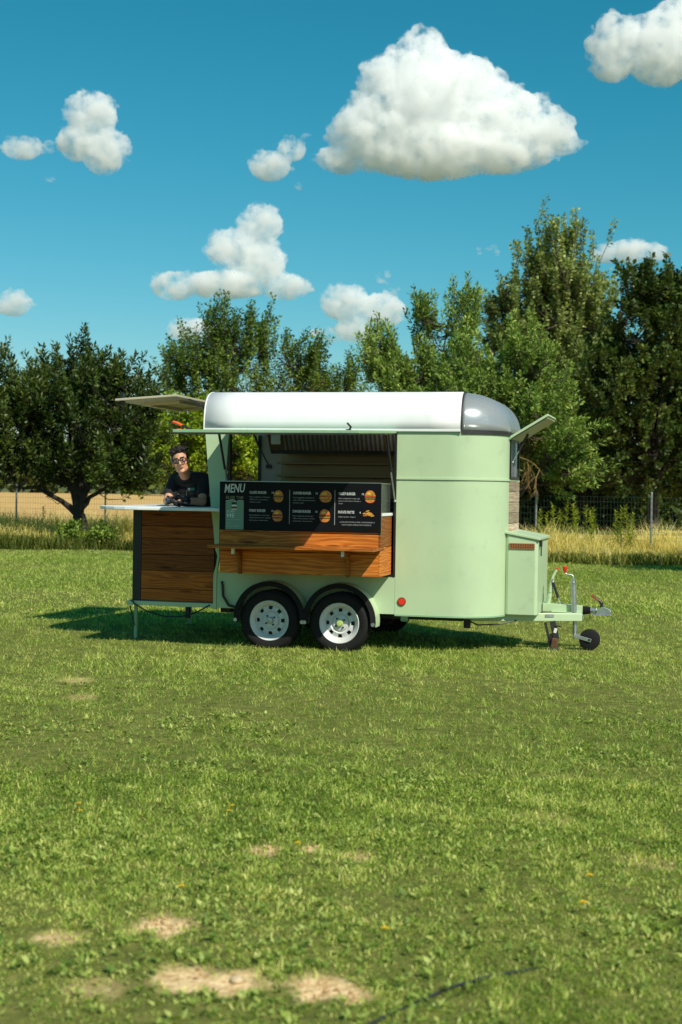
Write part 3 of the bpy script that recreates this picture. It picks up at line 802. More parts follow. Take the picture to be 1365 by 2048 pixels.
# stands outside the picture to the right; its shade falls across the far lawn
tree("shade_tree", "tree to the right of the picture whose shade crosses the far lawn", (9.9, 26.0, 0),
     [(0, 0, 3.6, 1.9, 1.7, 1.3), (-.5, 0, 2.8, 1.3, 1.3, .9)], 260, 40, .16, .085, LM['maple'], .14, 1.5, bark=bark_dark, up=.4, outw=.9, seed=13, limbs=9)
# bare, lichen-covered branch that hangs from the willow-leaved tree over the fence
hb_root = empty("bare_branch", (4.60, 33.35, 0))
tag(hb_root, "bare twisted branch with yellow lichen hanging beside the raised front flap", "branch")
rs = random.Random(5)
def hang(mb, p, d, l, r0, depth):
    pts = [Vector(p)]; d = Vector(d)
    for q_ in range(6):
        d = (d + Vector((rs.gauss(0, .16), rs.gauss(0, .12), -0.13 + rs.gauss(0, .12)))).normalized()
        pts.append(pts[-1] + d * l / 6)
    mb.tube(pts, [r0 * (1 - .11 * q_) for q_ in range(7)], 5)
    if depth:
        for q_ in (2, 3, 4, 5):
            if rs.random() < .85:
                dd = (d + Vector((rs.uniform(-1, .8), rs.gauss(0, .4), rs.uniform(-1.1, .4)))).normalized()
                hang(mb, pts[q_], dd, l * rs.uniform(.4, .62), r0 * .6, depth - 1)
mb = MB(); hang(mb, (-.75, 0.3, 2.45), (.95, -.1, .15), 1.15, .015, 3); mb.build("limb", lichen_m, hb_root, fix=False)
mb = MB(); hang(mb, (-.7, 0.25, 2.95), (.9, -.1, .35), .9, .012, 2); mb.build("limb", lichen_m, hb_root, fix=False)

# woodland edge far beyond the field
def mass(name, label, x0, x1, y, h0, h1, n, l, m, seed, dy=3.0, zp=.6):
    r = np.random.default_rng(seed); nf = hash_noise(seed, 10, .35 / max(1, l))
    x = r.uniform(x0, x1, n); hh = h0 + (h1 - h0) * np.clip(.5 + .5 * nf(np.c_[x, x * 0]), 0, 1)
    z = hh * r.uniform(0, 1, n) ** zp; P = np.c_[x, y + r.uniform(0, dy, n) + 1.2 * (z / h1), z]
    D = unit(r.normal(size=(n, 3)) + [0, -.3, .5]); nn = r.normal(size=(n, 3)) + [0, -.6, .8]; nn = unit(nn - (nn * D).sum(1)[:, None] * D)
    V, F = leaf_quads(P, D, nn, r.uniform(.6, 1.3, n) * l, r.uniform(.6, 1.2, n) * l * .7)
    o = mesh_np(name, V, F, m, tone=np.repeat(np.clip(r.normal(.45, .2, n), 0, 1), 4))
    return tag(o, label, "hedge", kind='stuff')
mass("far_hedge", "distant hedge and wood at the end of the field", -140, 80, 300, 5.5, 12.0, 34000, 1.9, LM['far'], 31, 8)
mass("undergrowth", "dark undergrowth at the foot of the right-hand trees", -2, 22, 64, 1.4, 3.4, 44000, .36, LM['maple'], 33, 4, 1.0)

# ---- wire fence
fence = empty("wire_fence", (0, 36.0, 0)); tag(fence, "wire mesh fence on steel posts along the edge of the field", "fence")
wire_m = pm("green_wire", (0.055, 0.085, 0.055), 0.5, metal=.2)
post_m = pm("fence_post_steel", (0.30, 0.33, 0.35), 0.5, metal=.5, var=.15)
def fl_(x): return float(fence_y(x)) - 36.0
for x in (-11.6, -8.98, -6.36, -3.6, -.84, 1.93, 4.70, 7.27, 9.9):
    pb = MB(); y = fl_(x); pb.tube([(x, y, -.1), (x, y, 1.60)], .024, 10); pb.ell((x, y, 1.60), .028, nu=10, nv=6)
    pb.build("post", post_m, fence, smooth=50)
wmb = MB()
xs = np.arange(-12.6, 10.6, .075)
for x in xs:
    y = fl_(x) - .03; t = .0015
    wmb.add([(x - t, y, .02), (x + t, y, .02), (x, y + 2 * t, .02), (x - t, y, 1.5), (x + t, y, 1.5), (x, y + 2 * t, 1.5)], [(0, 1, 4, 3), (1, 2, 5, 4), (2, 0, 3, 5)])
for z in (.03, .18, .33, .48, .63, .78, .93, 1.08, 1.23, 1.38, 1.50):
    t = .0022
    a, b = -12.6, 10.6
    wmb.add([(a, fl_(a) - .036, z - t), (a, fl_(a) - .036, z + t), (a, fl_(a) - .030, z), (b, fl_(b) - .036, z - t), (b, fl_(b) - .036, z + t), (b, fl_(b) - .030, z)], [(0, 1, 4, 3), (1, 2, 5, 4), (2, 0, 3, 5)])
wo_ = wmb.build("wire_mesh", wire_m, fence, fix=False); wo_["kind"] = "stuff"

# ---- rough dry grass along the fence
n = 46000
x = rng.uniform(-12.5, 11, n)
e0, e1 = lawn_edge(x), fence_y(x) + 1.3
u_ = rng.uniform(0, 1, n) ** .8
y = e0 + (e1 - e0) * u_
hn = hash_noise(41, 12, 1.3)(np.c_[x, y])
hgt = (0.10 + 0.62 * np.clip(u_ * 2.2, 0, 1)) * rng.uniform(.5, 1.35, n) * (0.85 + .4 * hn) * np.where(x < -1, 1.3, 1.0)
V, F, bi, hv = blades(np.c_[x, y], np.clip(hgt, .06, 1.1), rng.uniform(.010, .020, n), rng.uniform(.15, .9, n), 2)
tone = np.clip(.15 + .55 * u_ + rng.normal(0, .2, n) + .15 * hn, 0, 1)
dg = mesh_np("dry_grass", V, F, LM['hay'], tone=np.clip(tone[bi] + .12 * hv, 0, 1)); tag(dg, "tall dry yellow grass along the fence", "grass", kind='stuff')
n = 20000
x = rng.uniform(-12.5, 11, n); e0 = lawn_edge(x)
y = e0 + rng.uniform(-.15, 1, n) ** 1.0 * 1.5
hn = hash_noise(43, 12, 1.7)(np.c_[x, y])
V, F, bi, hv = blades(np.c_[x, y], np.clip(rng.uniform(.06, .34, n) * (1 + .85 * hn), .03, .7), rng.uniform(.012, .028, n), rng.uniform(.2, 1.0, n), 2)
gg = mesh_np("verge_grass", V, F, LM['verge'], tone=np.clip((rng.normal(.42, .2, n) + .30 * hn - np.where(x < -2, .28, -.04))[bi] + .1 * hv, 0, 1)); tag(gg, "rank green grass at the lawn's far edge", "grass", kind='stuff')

# ---- tall leafy weeds at the fence: one plant, copied with its parts
def weed_meshes(seed):
    r = np.random.default_rng(seed); k = 84
    t = np.linspace(.08, 1, k); a = np.arange(k) * 2.4 + r.normal(0, .3, k)
    sway = np.c_[.05 * np.sin(t * 3 + seed), .03 * np.cos(t * 2.2 + seed), np.zeros(k)]
    P = np.c_[np.zeros(k), np.zeros(k), t * 1.15] + sway
    el = .15 + .55 * t + r.normal(0, .25, k)
    D = np.c_[np.cos(a) * np.cos(el), np.sin(a) * np.cos(el), np.sin(el)]
    nn = unit(np.c_[-np.cos(a) * np.sin(el), -np.sin(a) * np.sin(el), np.cos(el)])
    l = (.20 * (1 - .55 * t) + .02) * r.uniform(.5, 1.3, k)
    V, F = leaf_quads(P, D, nn, l, l * .24)
    o = mesh_np("foliage", V, F, LM['weed'], tone=np.repeat(np.clip(.35 + .4 * t + r.normal(0, .12, k), 0, 1), 4))
    st = MB().tube([(0, 0, -.05), (.05 * math.sin(.9 + seed), .02, .4), (.05 * math.sin(1.9 + seed), .02, .8), (.05 * math.sin(3 + seed), 0, 1.15)], [.011, .009, .007, .004], 5).build("stem", LM['weed'], None, fix=False)
    COL.objects.unlink(o); COL.objects.unlink(st)
    return o, st
wproto = [weed_meshes(s) for s in (1, 2, 3)]
WSP = [(1083, 33.9, 1.0), (1092, 34.0, .95), (1104, 33.9, 1.1), (1120, 34.1, 1.0), (1133, 34.0, 1.22), (1148, 33.9, 1.12), (1156, 34.2, 1.0), (1172, 34.0, 1.1), (1180, 33.8, .95), (1190, 34.1, 1.05), (1235, 33.6, 1.0), (1245, 33.7, 1.05), (1256, 33.5, 1.1), (1264, 33.7, .95),
       (88, 38.4, .85), (115, 38.0, .6), (130, 38.3, .55), (60, 38.5, .6), (232, 37.6, .7), (245, 37.8, .6), (35, 38.6, .65)]
ORD = "first second third fourth fifth sixth seventh eighth ninth tenth eleventh twelfth thirteenth fourteenth".split()
for i, (px, Y, s_) in enumerate(WSP):
    r_ = empty("tall_weed", gp(px, Y), rng.uniform(0, 6.28)); r_.scale = (s_, s_, s_)
    right = px > 600
    rank = ORD[sorted(w[0] for w in WSP if (w[0] > 600) == right).index(px)]
    tag(r_, f"tall green leafy weed right of the trailer, {rank} from the left" if right else f"thin tall weed by the fence left of the trailer, {rank} from the left", "plant",
        "tall weeds right of the trailer" if right else "tall weeds left of the trailer")
    for q in wproto[i % 3]:
        c = q.copy(); COL.objects.link(c); c.parent = r_
# leafy shrub at the foot of the dark tree
tree("leafy_shrub", "low leafy shrub with pale green leaves at the dark tree's foot", gp(168, 34.3), [(0, 0, .30, .6, .4, .22), (.45, 0, .22, .4, .3, .18), (-.4, 0, .22, .3, .3, .18)], 130, 26, .085, .055, LM['plum'], .012, .08, up=.6, outw=.9, shoot_len=(.12, .28), limbs=8, seed=21, cat="shrub", twig_r=.004, tone0=.55)

# ================================================================== the food trailer
# its own frame: x forward (to the drawbar), y away from the serving side, z up
TH = 0.2464
TLOC = (0.521, 13.4367, 0.0)
trailer = empty("food_trailer", TLOC, -TH)
tag(trailer, "mint green converted horse trailer food truck with white roof parked on the lawn", "food trailer")
def T2W(x, y, z=0.0):
    c, s = math.cos(TH), math.sin(TH)
    return (TLOC[0] + c * x + s * y, TLOC[1] - s * x + c * y, z)
def part(mb, name, mat, parent=trailer, **k):
    return mb.build(name, M_[mat] if isinstance(mat, str) else mat, parent, **k)

W = 1.70; RC = 0.50; XF = 1.0; ZB = 0.40; ZS = 2.14; ZT = 2.54
def corner(cx, cy, r, a0, a1, n=14):
    return [(cx + r * math.cos(a0 + (a1 - a0) * i / n), cy + r * math.sin(a0 + (a1 - a0) * i / n)) for i in range(n + 1)]
near_path = [(0.0, 0.0), (0.25, 0.0)] + corner(XF - RC, RC, RC, -math.pi / 2, 0)
far_path = corner(XF - RC, W - RC, RC, 0, math.pi / 2) + [(0.0, W), (-1.0, W), (-1.86, W)]
def wall_strip(path, z0, z1, off0, off1, nz=1):
    """upright strip that follows a plan path, from off0 to off1 to its right-hand (outer) side"""
    mb = MB()
    pts = [Vector((p[0], p[1])) for p in path]
    nor = []
    for i in range(len(pts)):
        d = (pts[min(i + 1, len(pts) - 1)] - pts[max(i - 1, 0)]).normalized()
        nor.append(Vector((d.y, -d.x)))
    ring = []
    for p, n in zip(pts, nor):
        a, b = p + n * off0, p + n * off1
        ring.append([(a.x, a.y, z0), (b.x, b.y, z0), (b.x, b.y, z1), (a.x, a.y, z1)])
    vs = [q for r_ in ring for q in r_]
    fs = []
    for i in range(len(ring) - 1):
        for k in range(4):
            k2 = (k + 1) % 4
            fs.append((i * 4 + k, (i + 1) * 4 + k, (i + 1) * 4 + k2, i * 4 + k2))
    fs.append((0, 1, 2, 3)); L_ = (len(ring) - 1) * 4
    fs.append((L_ + 3, L_ + 2, L_ + 1, L_))
    return mb.add(vs, fs)

# --- body walls
part(wall_strip(near_path, ZB, ZS, -0.03, 0.0), "front_wall_panel", 'mint', smooth=35)
part(wall_strip(far_path, ZB, ZS, -0.03, 0.0), "back_wall_panel", 'mint', smooth=35)
part(wall_strip(near_path, 1.677, 1.693, 0.0005, 0.011), "band_moulding", 'mint', smooth=35)
part(wall_strip(far_path, 1.677, 1.693, 0.0005, 0.011), "band_moulding", 'mint', smooth=35)
part(wall_strip(near_path, 0.385, 0.40, -0.035, 0.004), "bottom_rail", 'mint_dark', smooth=35)
mb = MB(); mb.prism([(-1.775, ZB), (-0.002, ZB), (-0.002, 0.752), (-1.78, 0.752)], 'y', 0.001, 0.031)
part(mb, "lower_side_panel", 'mint')
# rear corner post, shaped
post = [(-1.917, ZS), (-1.842, 1.353), (-1.820, 1.207), (-1.802, 1.02), (-1.792, 0.965), (-1.773, 0.905), (-1.782, 0.83), (-1.806, 0.74),
        (-1.812, 0.68), (-1.809, 0.385), (-1.776, 0.385), (-1.776, 0.70), (-1.765, 0.79), (-1.748, 0.90), (-1.752, 0.97), (-1.752, 1.12), (-1.748, 1.21), (-1.70, 1.65), (-1.668, 2.10), (-1.668, ZS)]
mb = MB(); mb.prism(post, 'y', -0.012, 0.020); part(mb, "rear_corner_post", 'mint', bevel=0.004)
mb = MB(); mb.prism([(p[0], p[1]) for p in post], 'y', W - 0.02, W + 0.012); part(mb, "rear_corner_post", 'mint', bevel=0.004)
mb = MB(); mb.box(-1.676, -1.655, -0.004, 0.05, 0.757, 2.13); part(mb, "opening_frame", 'black')
mb = MB(); mb.box(-0.022, -0.001, -0.008, 0.06, 0.757, 2.13); part(mb, "opening_frame", 'black')
mb = MB(); mb.box(-1.655, -0.022, -0.003, 0.05, 2.105, 2.13); part(mb, "opening_frame", 'black')
mb = MB(); mb.box(-1.655, -0.022, -0.003, 0.05, 0.755, 0.775); part(mb, "opening_frame", 'black')
mb = MB(); mb.box(-1.66, -0.0, 0.0, 0.03, 2.131, ZS); part(mb, "top_rail", 'mint')

# --- roof
def arch(n=32, ex=3.1):
    pts = []
    for i in range(n + 1):
        a = math.pi * i / n
        c, s_ = math.cos(a), math.sin(a)
        y = W / 2 - math.copysign(abs(c) ** (2 / ex), c) * (W / 2 + 0.012)
        z = ZS - 0.004 + abs(s_) ** (2 / ex) * (ZT - ZS)
        pts.append((y, z))
    return pts
AR = arch()
def roof_grid(off):
    g = []
    for k in range(9):
        t = k / 8
        row = []
        for (y, z) in AR:
            f = max(0.0, min(y, W - y)) / (W / 2)
            xr = -1.925 - 0.15 * f; xf = 0.615 - 0.09 * f
            cy_, cz_ = (y - W / 2), (z - ZS)
            row.append((xr + (xf - xr) * t, W / 2 + cy_ * (1 + off), ZS + cz_ * (1 + off * 1.4) + off * 0.0))
        g.append(row)
    return g
mb = MB(); mb.sheet(roof_grid(0)); ro = part(mb, "roof", 'white', smooth=50, solid=0.016)
mb = MB(); mb.box(-1.92, 0.612, -0.022, -0.0135, ZS - 0.012, ZS + 0.012)
mb.build("roof_trim", M_['white'], ro, bevel=0.003)
mb = MB()
for row in (roof_grid(0.008)[0],):
    mb.tube(row, 0.007, 8)
mb.build("roof_edge_bead", M_['white'], ro, smooth=40)
mb = MB(); mb.tube(roof_grid(0.010)[8], 0.008, 8); mb.build("roof_edge_seal", M_['seal'], ro, smooth=40)

# --- transparent nose of the roof
def halfw(x):
    return W / 2 + 0.006 if x <= XF - RC else (W / 2 - RC) + math.sqrt(max(0.0, (RC + 0.01) ** 2 - (x - (XF - RC)) ** 2))
g = []
ND = 18
for k in range(ND + 1):
    t = math.pi / 2 * k / ND
    row = []
    for (y, z) in AR:
        f = max(0.0, min(y, W - y)) / (W / 2)
        x0 = 0.618 - 0.09 * f
        s_, c_ = math.sin(t) ** (1.15), max(0.0, math.cos(t)) ** 0.72
        x = x0 + (1.012 - x0) * s_
        row.append((x, W / 2 + (y - W / 2) / (W / 2 + 0.012) * halfw(min(x, 1.0)), ZS + (z - ZS) * c_ * 0.985))
    g.append(row)
mb = MB(); mb.sheet(g); dome = part(mb, "roof_nose_dome", 'dome', smooth=60, solid=0.006)
sealp = [(0.612, 0.0126)] + [q for q in near_path[2:] if q[0] > 0.62] + [q for q in far_path[:15] if q[0] > 0.62] + [(0.612, W - 0.0126)]
mb2 = wall_strip(sealp, ZS - 0.03, ZS + 0.008, 0.0, 0.014)
mb2.build("dome_seal", M_['seal'], dome, smooth=35)

# --- inside
mb = MB(); mb.box(-1.80, 0.45, 0.04, W - 0.04, 0.46, 0.49); part(mb, "floor_board", 'floor')
mb = MB(); mb.box(-1.86, 0.02, W - 0.045, W - 0.032, 0.49, ZS); part(mb, "inner_back_lining", 'cream_in')
mb = MB(); mb.prism([(0.035, 0.49), (W - 0.035, 0.49)] + [(W / 2 + (y - W / 2) * .95, ZS + (z - ZS) * .93) for y, z in reversed(AR)], 'x', 0.02, 0.05); part(mb, "inner_bulkhead", 'wood_dark')
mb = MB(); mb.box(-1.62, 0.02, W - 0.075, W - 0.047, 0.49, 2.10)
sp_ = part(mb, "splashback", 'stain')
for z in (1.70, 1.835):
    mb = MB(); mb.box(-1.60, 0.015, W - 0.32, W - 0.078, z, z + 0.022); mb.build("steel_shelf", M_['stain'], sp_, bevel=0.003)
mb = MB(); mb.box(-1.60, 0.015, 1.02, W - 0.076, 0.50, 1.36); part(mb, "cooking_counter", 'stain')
for k, x in enumerate((-1.3, -0.75, -0.3)):
    mb = MB(); mb.box(x - 0.2, x + 0.2, 1.12, 1.5, 1.362, 1.48 + 0.04 * (k % 2)); part(mb, "grill_appliance", 'dark_steel', bevel=0.01)
# extractor hood with baffle filters
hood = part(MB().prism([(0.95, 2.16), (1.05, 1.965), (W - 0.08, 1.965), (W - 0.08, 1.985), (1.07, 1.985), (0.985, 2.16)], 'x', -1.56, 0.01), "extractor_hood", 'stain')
MB().prism([(0.93, 2.20), (1.10, 1.955), (W - 0.08, 1.955), (W - 0.08, 2.20)], 'x', -1.585, -1.565).build("hood_end", M_['stain'], hood)
MB().box(-1.56, 0.01, 1.038, 1.068, 1.935, 1.972).build("hood_gutter", M_['dark_steel'], hood)
for k in range(30):
    x = -1.40 + k * 0.047
    MB().bar((x, 0.945, 2.155), (x, 1.043, 1.975), 0.022, 0.012, up=(0, -1, -0.5)).build("hood_baffle", M_['steel'], hood)
MB().box(-1.53, -1.43, 0.936, 0.952, 2.03, 2.15).build("hood_plate", M_['steel'], hood)
# rear inner frame and strut at the far rear corner
MB().box(-1.89, -1.86, W - 0.06, W - 0.03, 0.49, 2.15).build("rear_frame_bar", M_['black'], trailer)
mb = MB(); mb.tube([(-1.98, 1.55, 2.30), (-1.87, 1.6, 2.03)], 0.013, 8); mb.tube([(-1.87, 1.6, 2.03), (-1.77, 1.645, 1.82)], 0.006, 8)
mb.box(-1.80, -1.74, 1.64, 1.66, 1.79, 1.83); part(mb, "gas_strut", 'black')

# --- serving box
def plank_set(parent, zs, kind, x0, x1, y0, y1, mat):
    for a, b in zip(zs[:-1], zs[1:]):
        MB().box(x0, x1, y0, y1, a + 0.0025, b - 0.0025).build("plank", M_[mat], parent, bevel=0.003)
BX0, BX1, BY = -1.585, -0.040, -0.482
sbox = MB().box(BX0 + 0.022, BX1 - 0.022, BY + 0.022, 0.30, 0.78, 1.325).build("serving_box", M_['black'], trailer)
plank_set(sbox, [0.774, 0.985, 1.165, 1.330], 'front', BX0, BX1 - 0.0205, BY, BY + 0.02, 'wood_box')
plank_set(sbox, [0.774, 1.045, 1.330], 'side', BX1 - 0.02, BX1, BY + 0.001, -0.006, 'wood_box')
plank_set(sbox, [0.774, 1.045, 1.330], 'side', BX0, BX0 + 0.02, BY + 0.022, -0.006, 'wood_box')
MB().box(BX0 + 0.021, BX1 - 0.021, BY + 0.021, -0.006, 0.7745, 0.7795).build("box_bottom", M_['wood_box'], sbox)
MB().box(BX0 - 0.004, BX1 + 0.006, BY + 0.012, 0.32, 1.331, 1.358).build("counter_top", M_['white_top'], sbox, bevel=0.004)
mb = MB(); mb.box(BX1 - 0.010, BX1 - 0.004, BY + 0.015, -0.07, 1.3585, 1.628); gp = part(mb, "side_glass", 'glass')
mb = MB(); mb.box(BX1 - 0.013, BX1 - 0.001, BY + 0.012, -0.07, 1.628, 1.634); mb.build("glass_edge", M_['steel'], gp)
# shelf on two brackets
sh = MB().box(-1.600, -0.030, -0.800, BY - 0.0015, 1.018, 1.046).build("serving_shelf", M_['wood_box'], trailer, bevel=0.005)
for x in (-1.375, -0.335):
    mb = MB()
    P = [(BY - 0.0015, 0.770), (BY - 0.0015, 1.016), (-0.70, 1.016), (-0.70, 0.992), (-0.585, 0.965), (-0.540, 0.905), (-0.523, 0.83), (-0.525, 0.770)]
    mb.prism(P, 'x', x - 0.014, x + 0.014)
    br = mb.build("bracket", M_['wood_box'], sh, bevel=0.003)
    MB().box(x - 0.012, x + 0.012, -0.735, -0.702, 0.965, 1.0165).build("bracket_plate", M_['sticker'], sh)

# --- menu board with its print
MYF = BY - 0.0135
menu = MB().box(BX0 - 0.004, BX1 + 0.004, MYF, BY - 0.002, 1.178, 1.632).build("menu_board", M_['board'], trailer, bevel=0.002)
MB().box(BX0 - 0.004, BX1 + 0.004, MYF - 0.001, BY - 0.001, 1.6325, 1.638).build("board_edge", M_['steel'], menu)
MB().box(BX1 + 0.0045, BX1 + 0.010, MYF - 0.001, BY + 0.01, 1.178, 1.638).build("board_edge", M_['glass'], menu)
YP = MYF - 0.0012
def text(name, body, x, z, h, mat, sx=1.0, shear=0.0, bold=0.0, align='LEFT', width=None, rot=0.0, parent=menu, spacing=1.0):
    """print on the serving side: x right, z up; h = capital height"""
    cu = bpy.data.curves.new(name, 'FONT'); cu.body = body
    cu.size = h / 0.69; cu.align_x = align; cu.shear = shear; cu.offset = bold; cu.space_character = spacing
    cu.resolution_u = 2; cu.fill_mode = 'FRONT'
    tmp = bpy.data.objects.new(name, cu); COL.objects.link(tmp)
    bpy.context.view_layer.update()
    me = bpy.data.meshes.new_from_object(tmp.evaluated_get(bpy.context.evaluated_depsgraph_get()))
    bpy.data.objects.remove(tmp); bpy.data.curves.remove(cu)
    xs = [v.co.x for v in me.vertices]
    if width and xs:
        sx = width / max(1e-6, max(xs) - min(xs))
    for v in me.vertices:
        a, b = v.co.x * sx, v.co.y
        v.co = (x + a * math.cos(rot) - b * math.sin(rot), YP, z + a * math.sin(rot) + b * math.cos(rot))
    me.materials.clear(); me.materials.append(M_[mat])
    me.name = name
    o = bpy.data.objects.new(name, me)
    return link(o, parent)
text("title_lettering", "MENU", -1.545, 1.528, 0.078, 'letter', shear=0.22, bold=0.0022, width=0.205, rot=0.03)
text("subtitle_lettering", "ELVIS THE", -1.527, 1.470, 0.026, 'letter_gold', bold=0.0008, width=0.170)
def item(x, z, name, price, lines, px_, w=0.172, strong='letter'):
    text("item_name_lettering", name, x, z, 0.0235, strong, bold=0.0006, width=w)
    text("price_lettering", price, px_, z + 0.002, 0.017, strong, bold=0.0003)
    for k, (ln, wd) in enumerate(lines):
        text("item_text_lettering", ln, x, z - 0.036 - 0.0235 * k, 0.0105, 'letter_dim', width=wd)
item(-1.295, 1.522, "CLASSIC BURGER", "10", [("Pane artigianale, hamburger", .20), ("100% bovino, pomodoro,", .178), ("insalata e maio", .11)], -1.083, 0.165)
item(-1.297, 1.353, "PORKY BURGER", "10", [("Pane artigianale, hamburger", .20), ("100% bovino, bacon, cheddar", .21), ("cipolla agra e senape burger", .185)], -1.083, 0.160)
item(-0.872, 1.522, "CHICKEN BURGER", "10", [("Pane artigianale, cotoletta di", .20), ("pollo 100% italiano, pomodoro,", .215), ("insalata, maio", .10)], -0.660, 0.172)
item(-0.874, 1.353, "DANGER BURGER", "10", [("Pane artigianale, hamburger", .20), ("100% bovino, bacon, cheddar", .21), ("cipolla agra, salsa piccante", .19)], -0.660, 0.172)
item(-0.438, 1.522, "VEGGY BURGER", "10", [("Pane artigianale, burger agli", .20), ("spinaci, pomodoro, insalata e", .21), ("maio", .04)], -0.222, 0.160)
item(-0.440, 1.353, "PATATE FRITTE", "4", [("250g di patate crispers", .165)], -0.238, 0.152)
text("footer_lettering", "...LO SAI CHE ELVIS BALLA, VIENE A CENA E MANGIA, SI", -0.262, 1.268, 0.012, 'letter_dim', width=0.335, align='CENTER')
text("footer_lettering", "SONO SCORDATI, APPENA SUONO IMPAZZISCE...", -0.262, 1.243, 0.012, 'letter_dim', width=0.285, align='CENTER')
for x, z0, z1 in ((-0.905, 1.245, 1.562), (-0.472, 1.245, 1.566)):
    MB().box(x - 0.0022, x + 0.0022, YP, MYF, z0, z1).build("divider_line", M_['letter_dim'], menu)
def disc(mb, cx, cz, rx, rz, a0=0, a1=2 * math.pi, n=18, y=None, jit=0.0):
    y = YP if y is None else y
    vs = [(cx, y, cz)] + [(cx + rx * math.cos(a0 + (a1 - a0) * i / n) * (1 + jit * math.sin(i * 5.1)), y, cz + rz * math.sin(a0 + (a1 - a0) * i / n) * (1 + jit * math.sin(i * 3.7))) for i in range(n + 1)]
    mb.add(vs, [(0, i, i + 1) for i in range(1, n + 1)])
def burger(cx, cz, w, h, top, extra):
    mb = MB(); mats = ['bun', 'patty', 'lettuce', 'tomato', 'cheese']
    mb.mat = 0; disc(mb, cx, cz + h * .08, w * .47, h * .46, 0.0, math.pi)
    mb.mat = 4; disc(mb, cx - w * .1, cz + h * .26, w * .20, h * .12, y=YP - .0002)
    mb.mat = 0; disc(mb, cx, cz - h * .22, w * .45, h * .28, math.pi, 2 * math.pi)
    for k, (mi, zz, hh) in enumerate(extra):
        mb.mat = mi
        n = 12
        pts_t = [(cx - w * .5 + w * i / n, cz + h * (zz + hh / 2 + 0.025 * math.sin(i * 2.3 + k))) for i in range(n + 1)]
        pts_b = [(cx - w * .5 + w * i / n, cz + h * (zz - hh / 2 + 0.03 * math.sin(i * 1.9 + 2 * k))) for i in range(n + 1)]
        y = YP - 0.0003 - 0.0001 * k
        vs = [(a, y, b) for a, b in pts_t] + [(a, y, b) for a, b in pts_b]
        mb.add(vs, [(i, i + 1, n + 2 + i, n + 1 + i) for i in range(n)])
    return mb.build("burger_picture", [M_[m] for m in mats], menu, fix=False)
burger(-1.013, 1.498, 0.095, 0.105, 0, [(2, .08, .10), (1, -.03, .14), (4, -.14, .06), (3, .13, .05)])
burger(-1.020, 1.318, 0.100, 0.105, 0, [(1, .08, .12), (3, -.02, .12), (4, -.07, .05), (1, -.16, .12)])
burger(-0.560, 1.503, 0.115, 0.105, 0, [(2, .08, .14), (3, -.02, .12), (4, -.12, .10)])
burger(-0.566, 1.326, 0.105, 0.115, 0, [(3, .08, .08), (1, 0.0, .12), (4, -.10, .05), (2, -.14, .04)])
burger(-0.140, 1.508, 0.100, 0.110, 0, [(2, .12, .10), (3, .02, .12), (1, -.05, .07), (2, -.12, .06)])
mb = MB()
for k in range(26):
    a = random.uniform(-0.6, 0.6) + (math.pi if k % 2 else 0); cx = -0.150 + random.gauss(0, .018); cz = 1.345 + abs(random.gauss(0, .014)) - abs(cx + .150) * .35
    dx, dz = math.cos(a) * .017, math.sin(a) * .012
    mb.mat = k % 2
    mb.add([(cx - dx, YP - .0001 * k, cz - dz - .004), (cx + dx, YP - .0001 * k, cz + dz - .004), (cx + dx, YP - .0001 * k, cz + dz + .004), (cx - dx, YP - .0001 * k, cz - dz + .004)], [(0, 1, 2, 3)])
mb.build("fries_picture", [M_['cheese'], M_['bun']], menu, fix=False)
# torn-edged placard
top = [(-1.350, 1.450), (-1.375, 1.458), (-1.405, 1.455), (-1.420, 1.442), (-1.435, 1.456), (-1.465, 1.464), (-1.495, 1.456), (-1.527, 1.450)]
pl = MB().prism([(-1.527, 1.184), (-1.350, 1.184)] + top, 'y', YP - 0.001, MYF).build("placard", M_['placard'], menu)
mb = MB(); mb.tube([(x, YP - 0.0006, z) for x, z in top], 0.0022, 4); mb.build("placard_torn_edge", M_['letter'], menu)
YP -= 0.0022
text("placard_lettering", "SCAN", -1.517, 1.342, 0.022, 'letter', bold=0.0004, width=0.075)
text("placard_lettering", "ME", -1.517, 1.295, 0.038, 'letter', bold=0.0006, width=0.075)
text("placard_lettering", "scopri di piu sul nostro", -1.517, 1.272, 0.009, 'letter', width=0.140)
text("placard_lettering", "menu", -1.517, 1.240, 0.010, 'letter', width=0.040)
text("placard_lettering", "allergeni e ingredienti", -1.517, 1.212, 0.008, 'letter', width=0.120)
mb = MB(); mb.mat = 0
mb.prism([(-1.470, 1.425), (-1.466, 1.436), (-1.450, 1.440), (-1.434, 1.436), (-1.417, 1.441), (-1.419, 1.424), (-1.428, 1.416), (-1.465, 1.416)], 'y', YP, YP + .001)
mb.mat = 1; disc(mb, -1.443, 1.400, 0.027, 0.018, 0, math.pi)
mb.box(-1.469, -1.417, YP, YP + .001, 1.368, 1.377)
mb.mat = 2; mb.box(-1.470, -1.416, YP, YP + .001, 1.379, 1.398)
mb.build("placard_emblem", [M_['black'], M_['sticker'], M_['patty']], menu, fix=False)

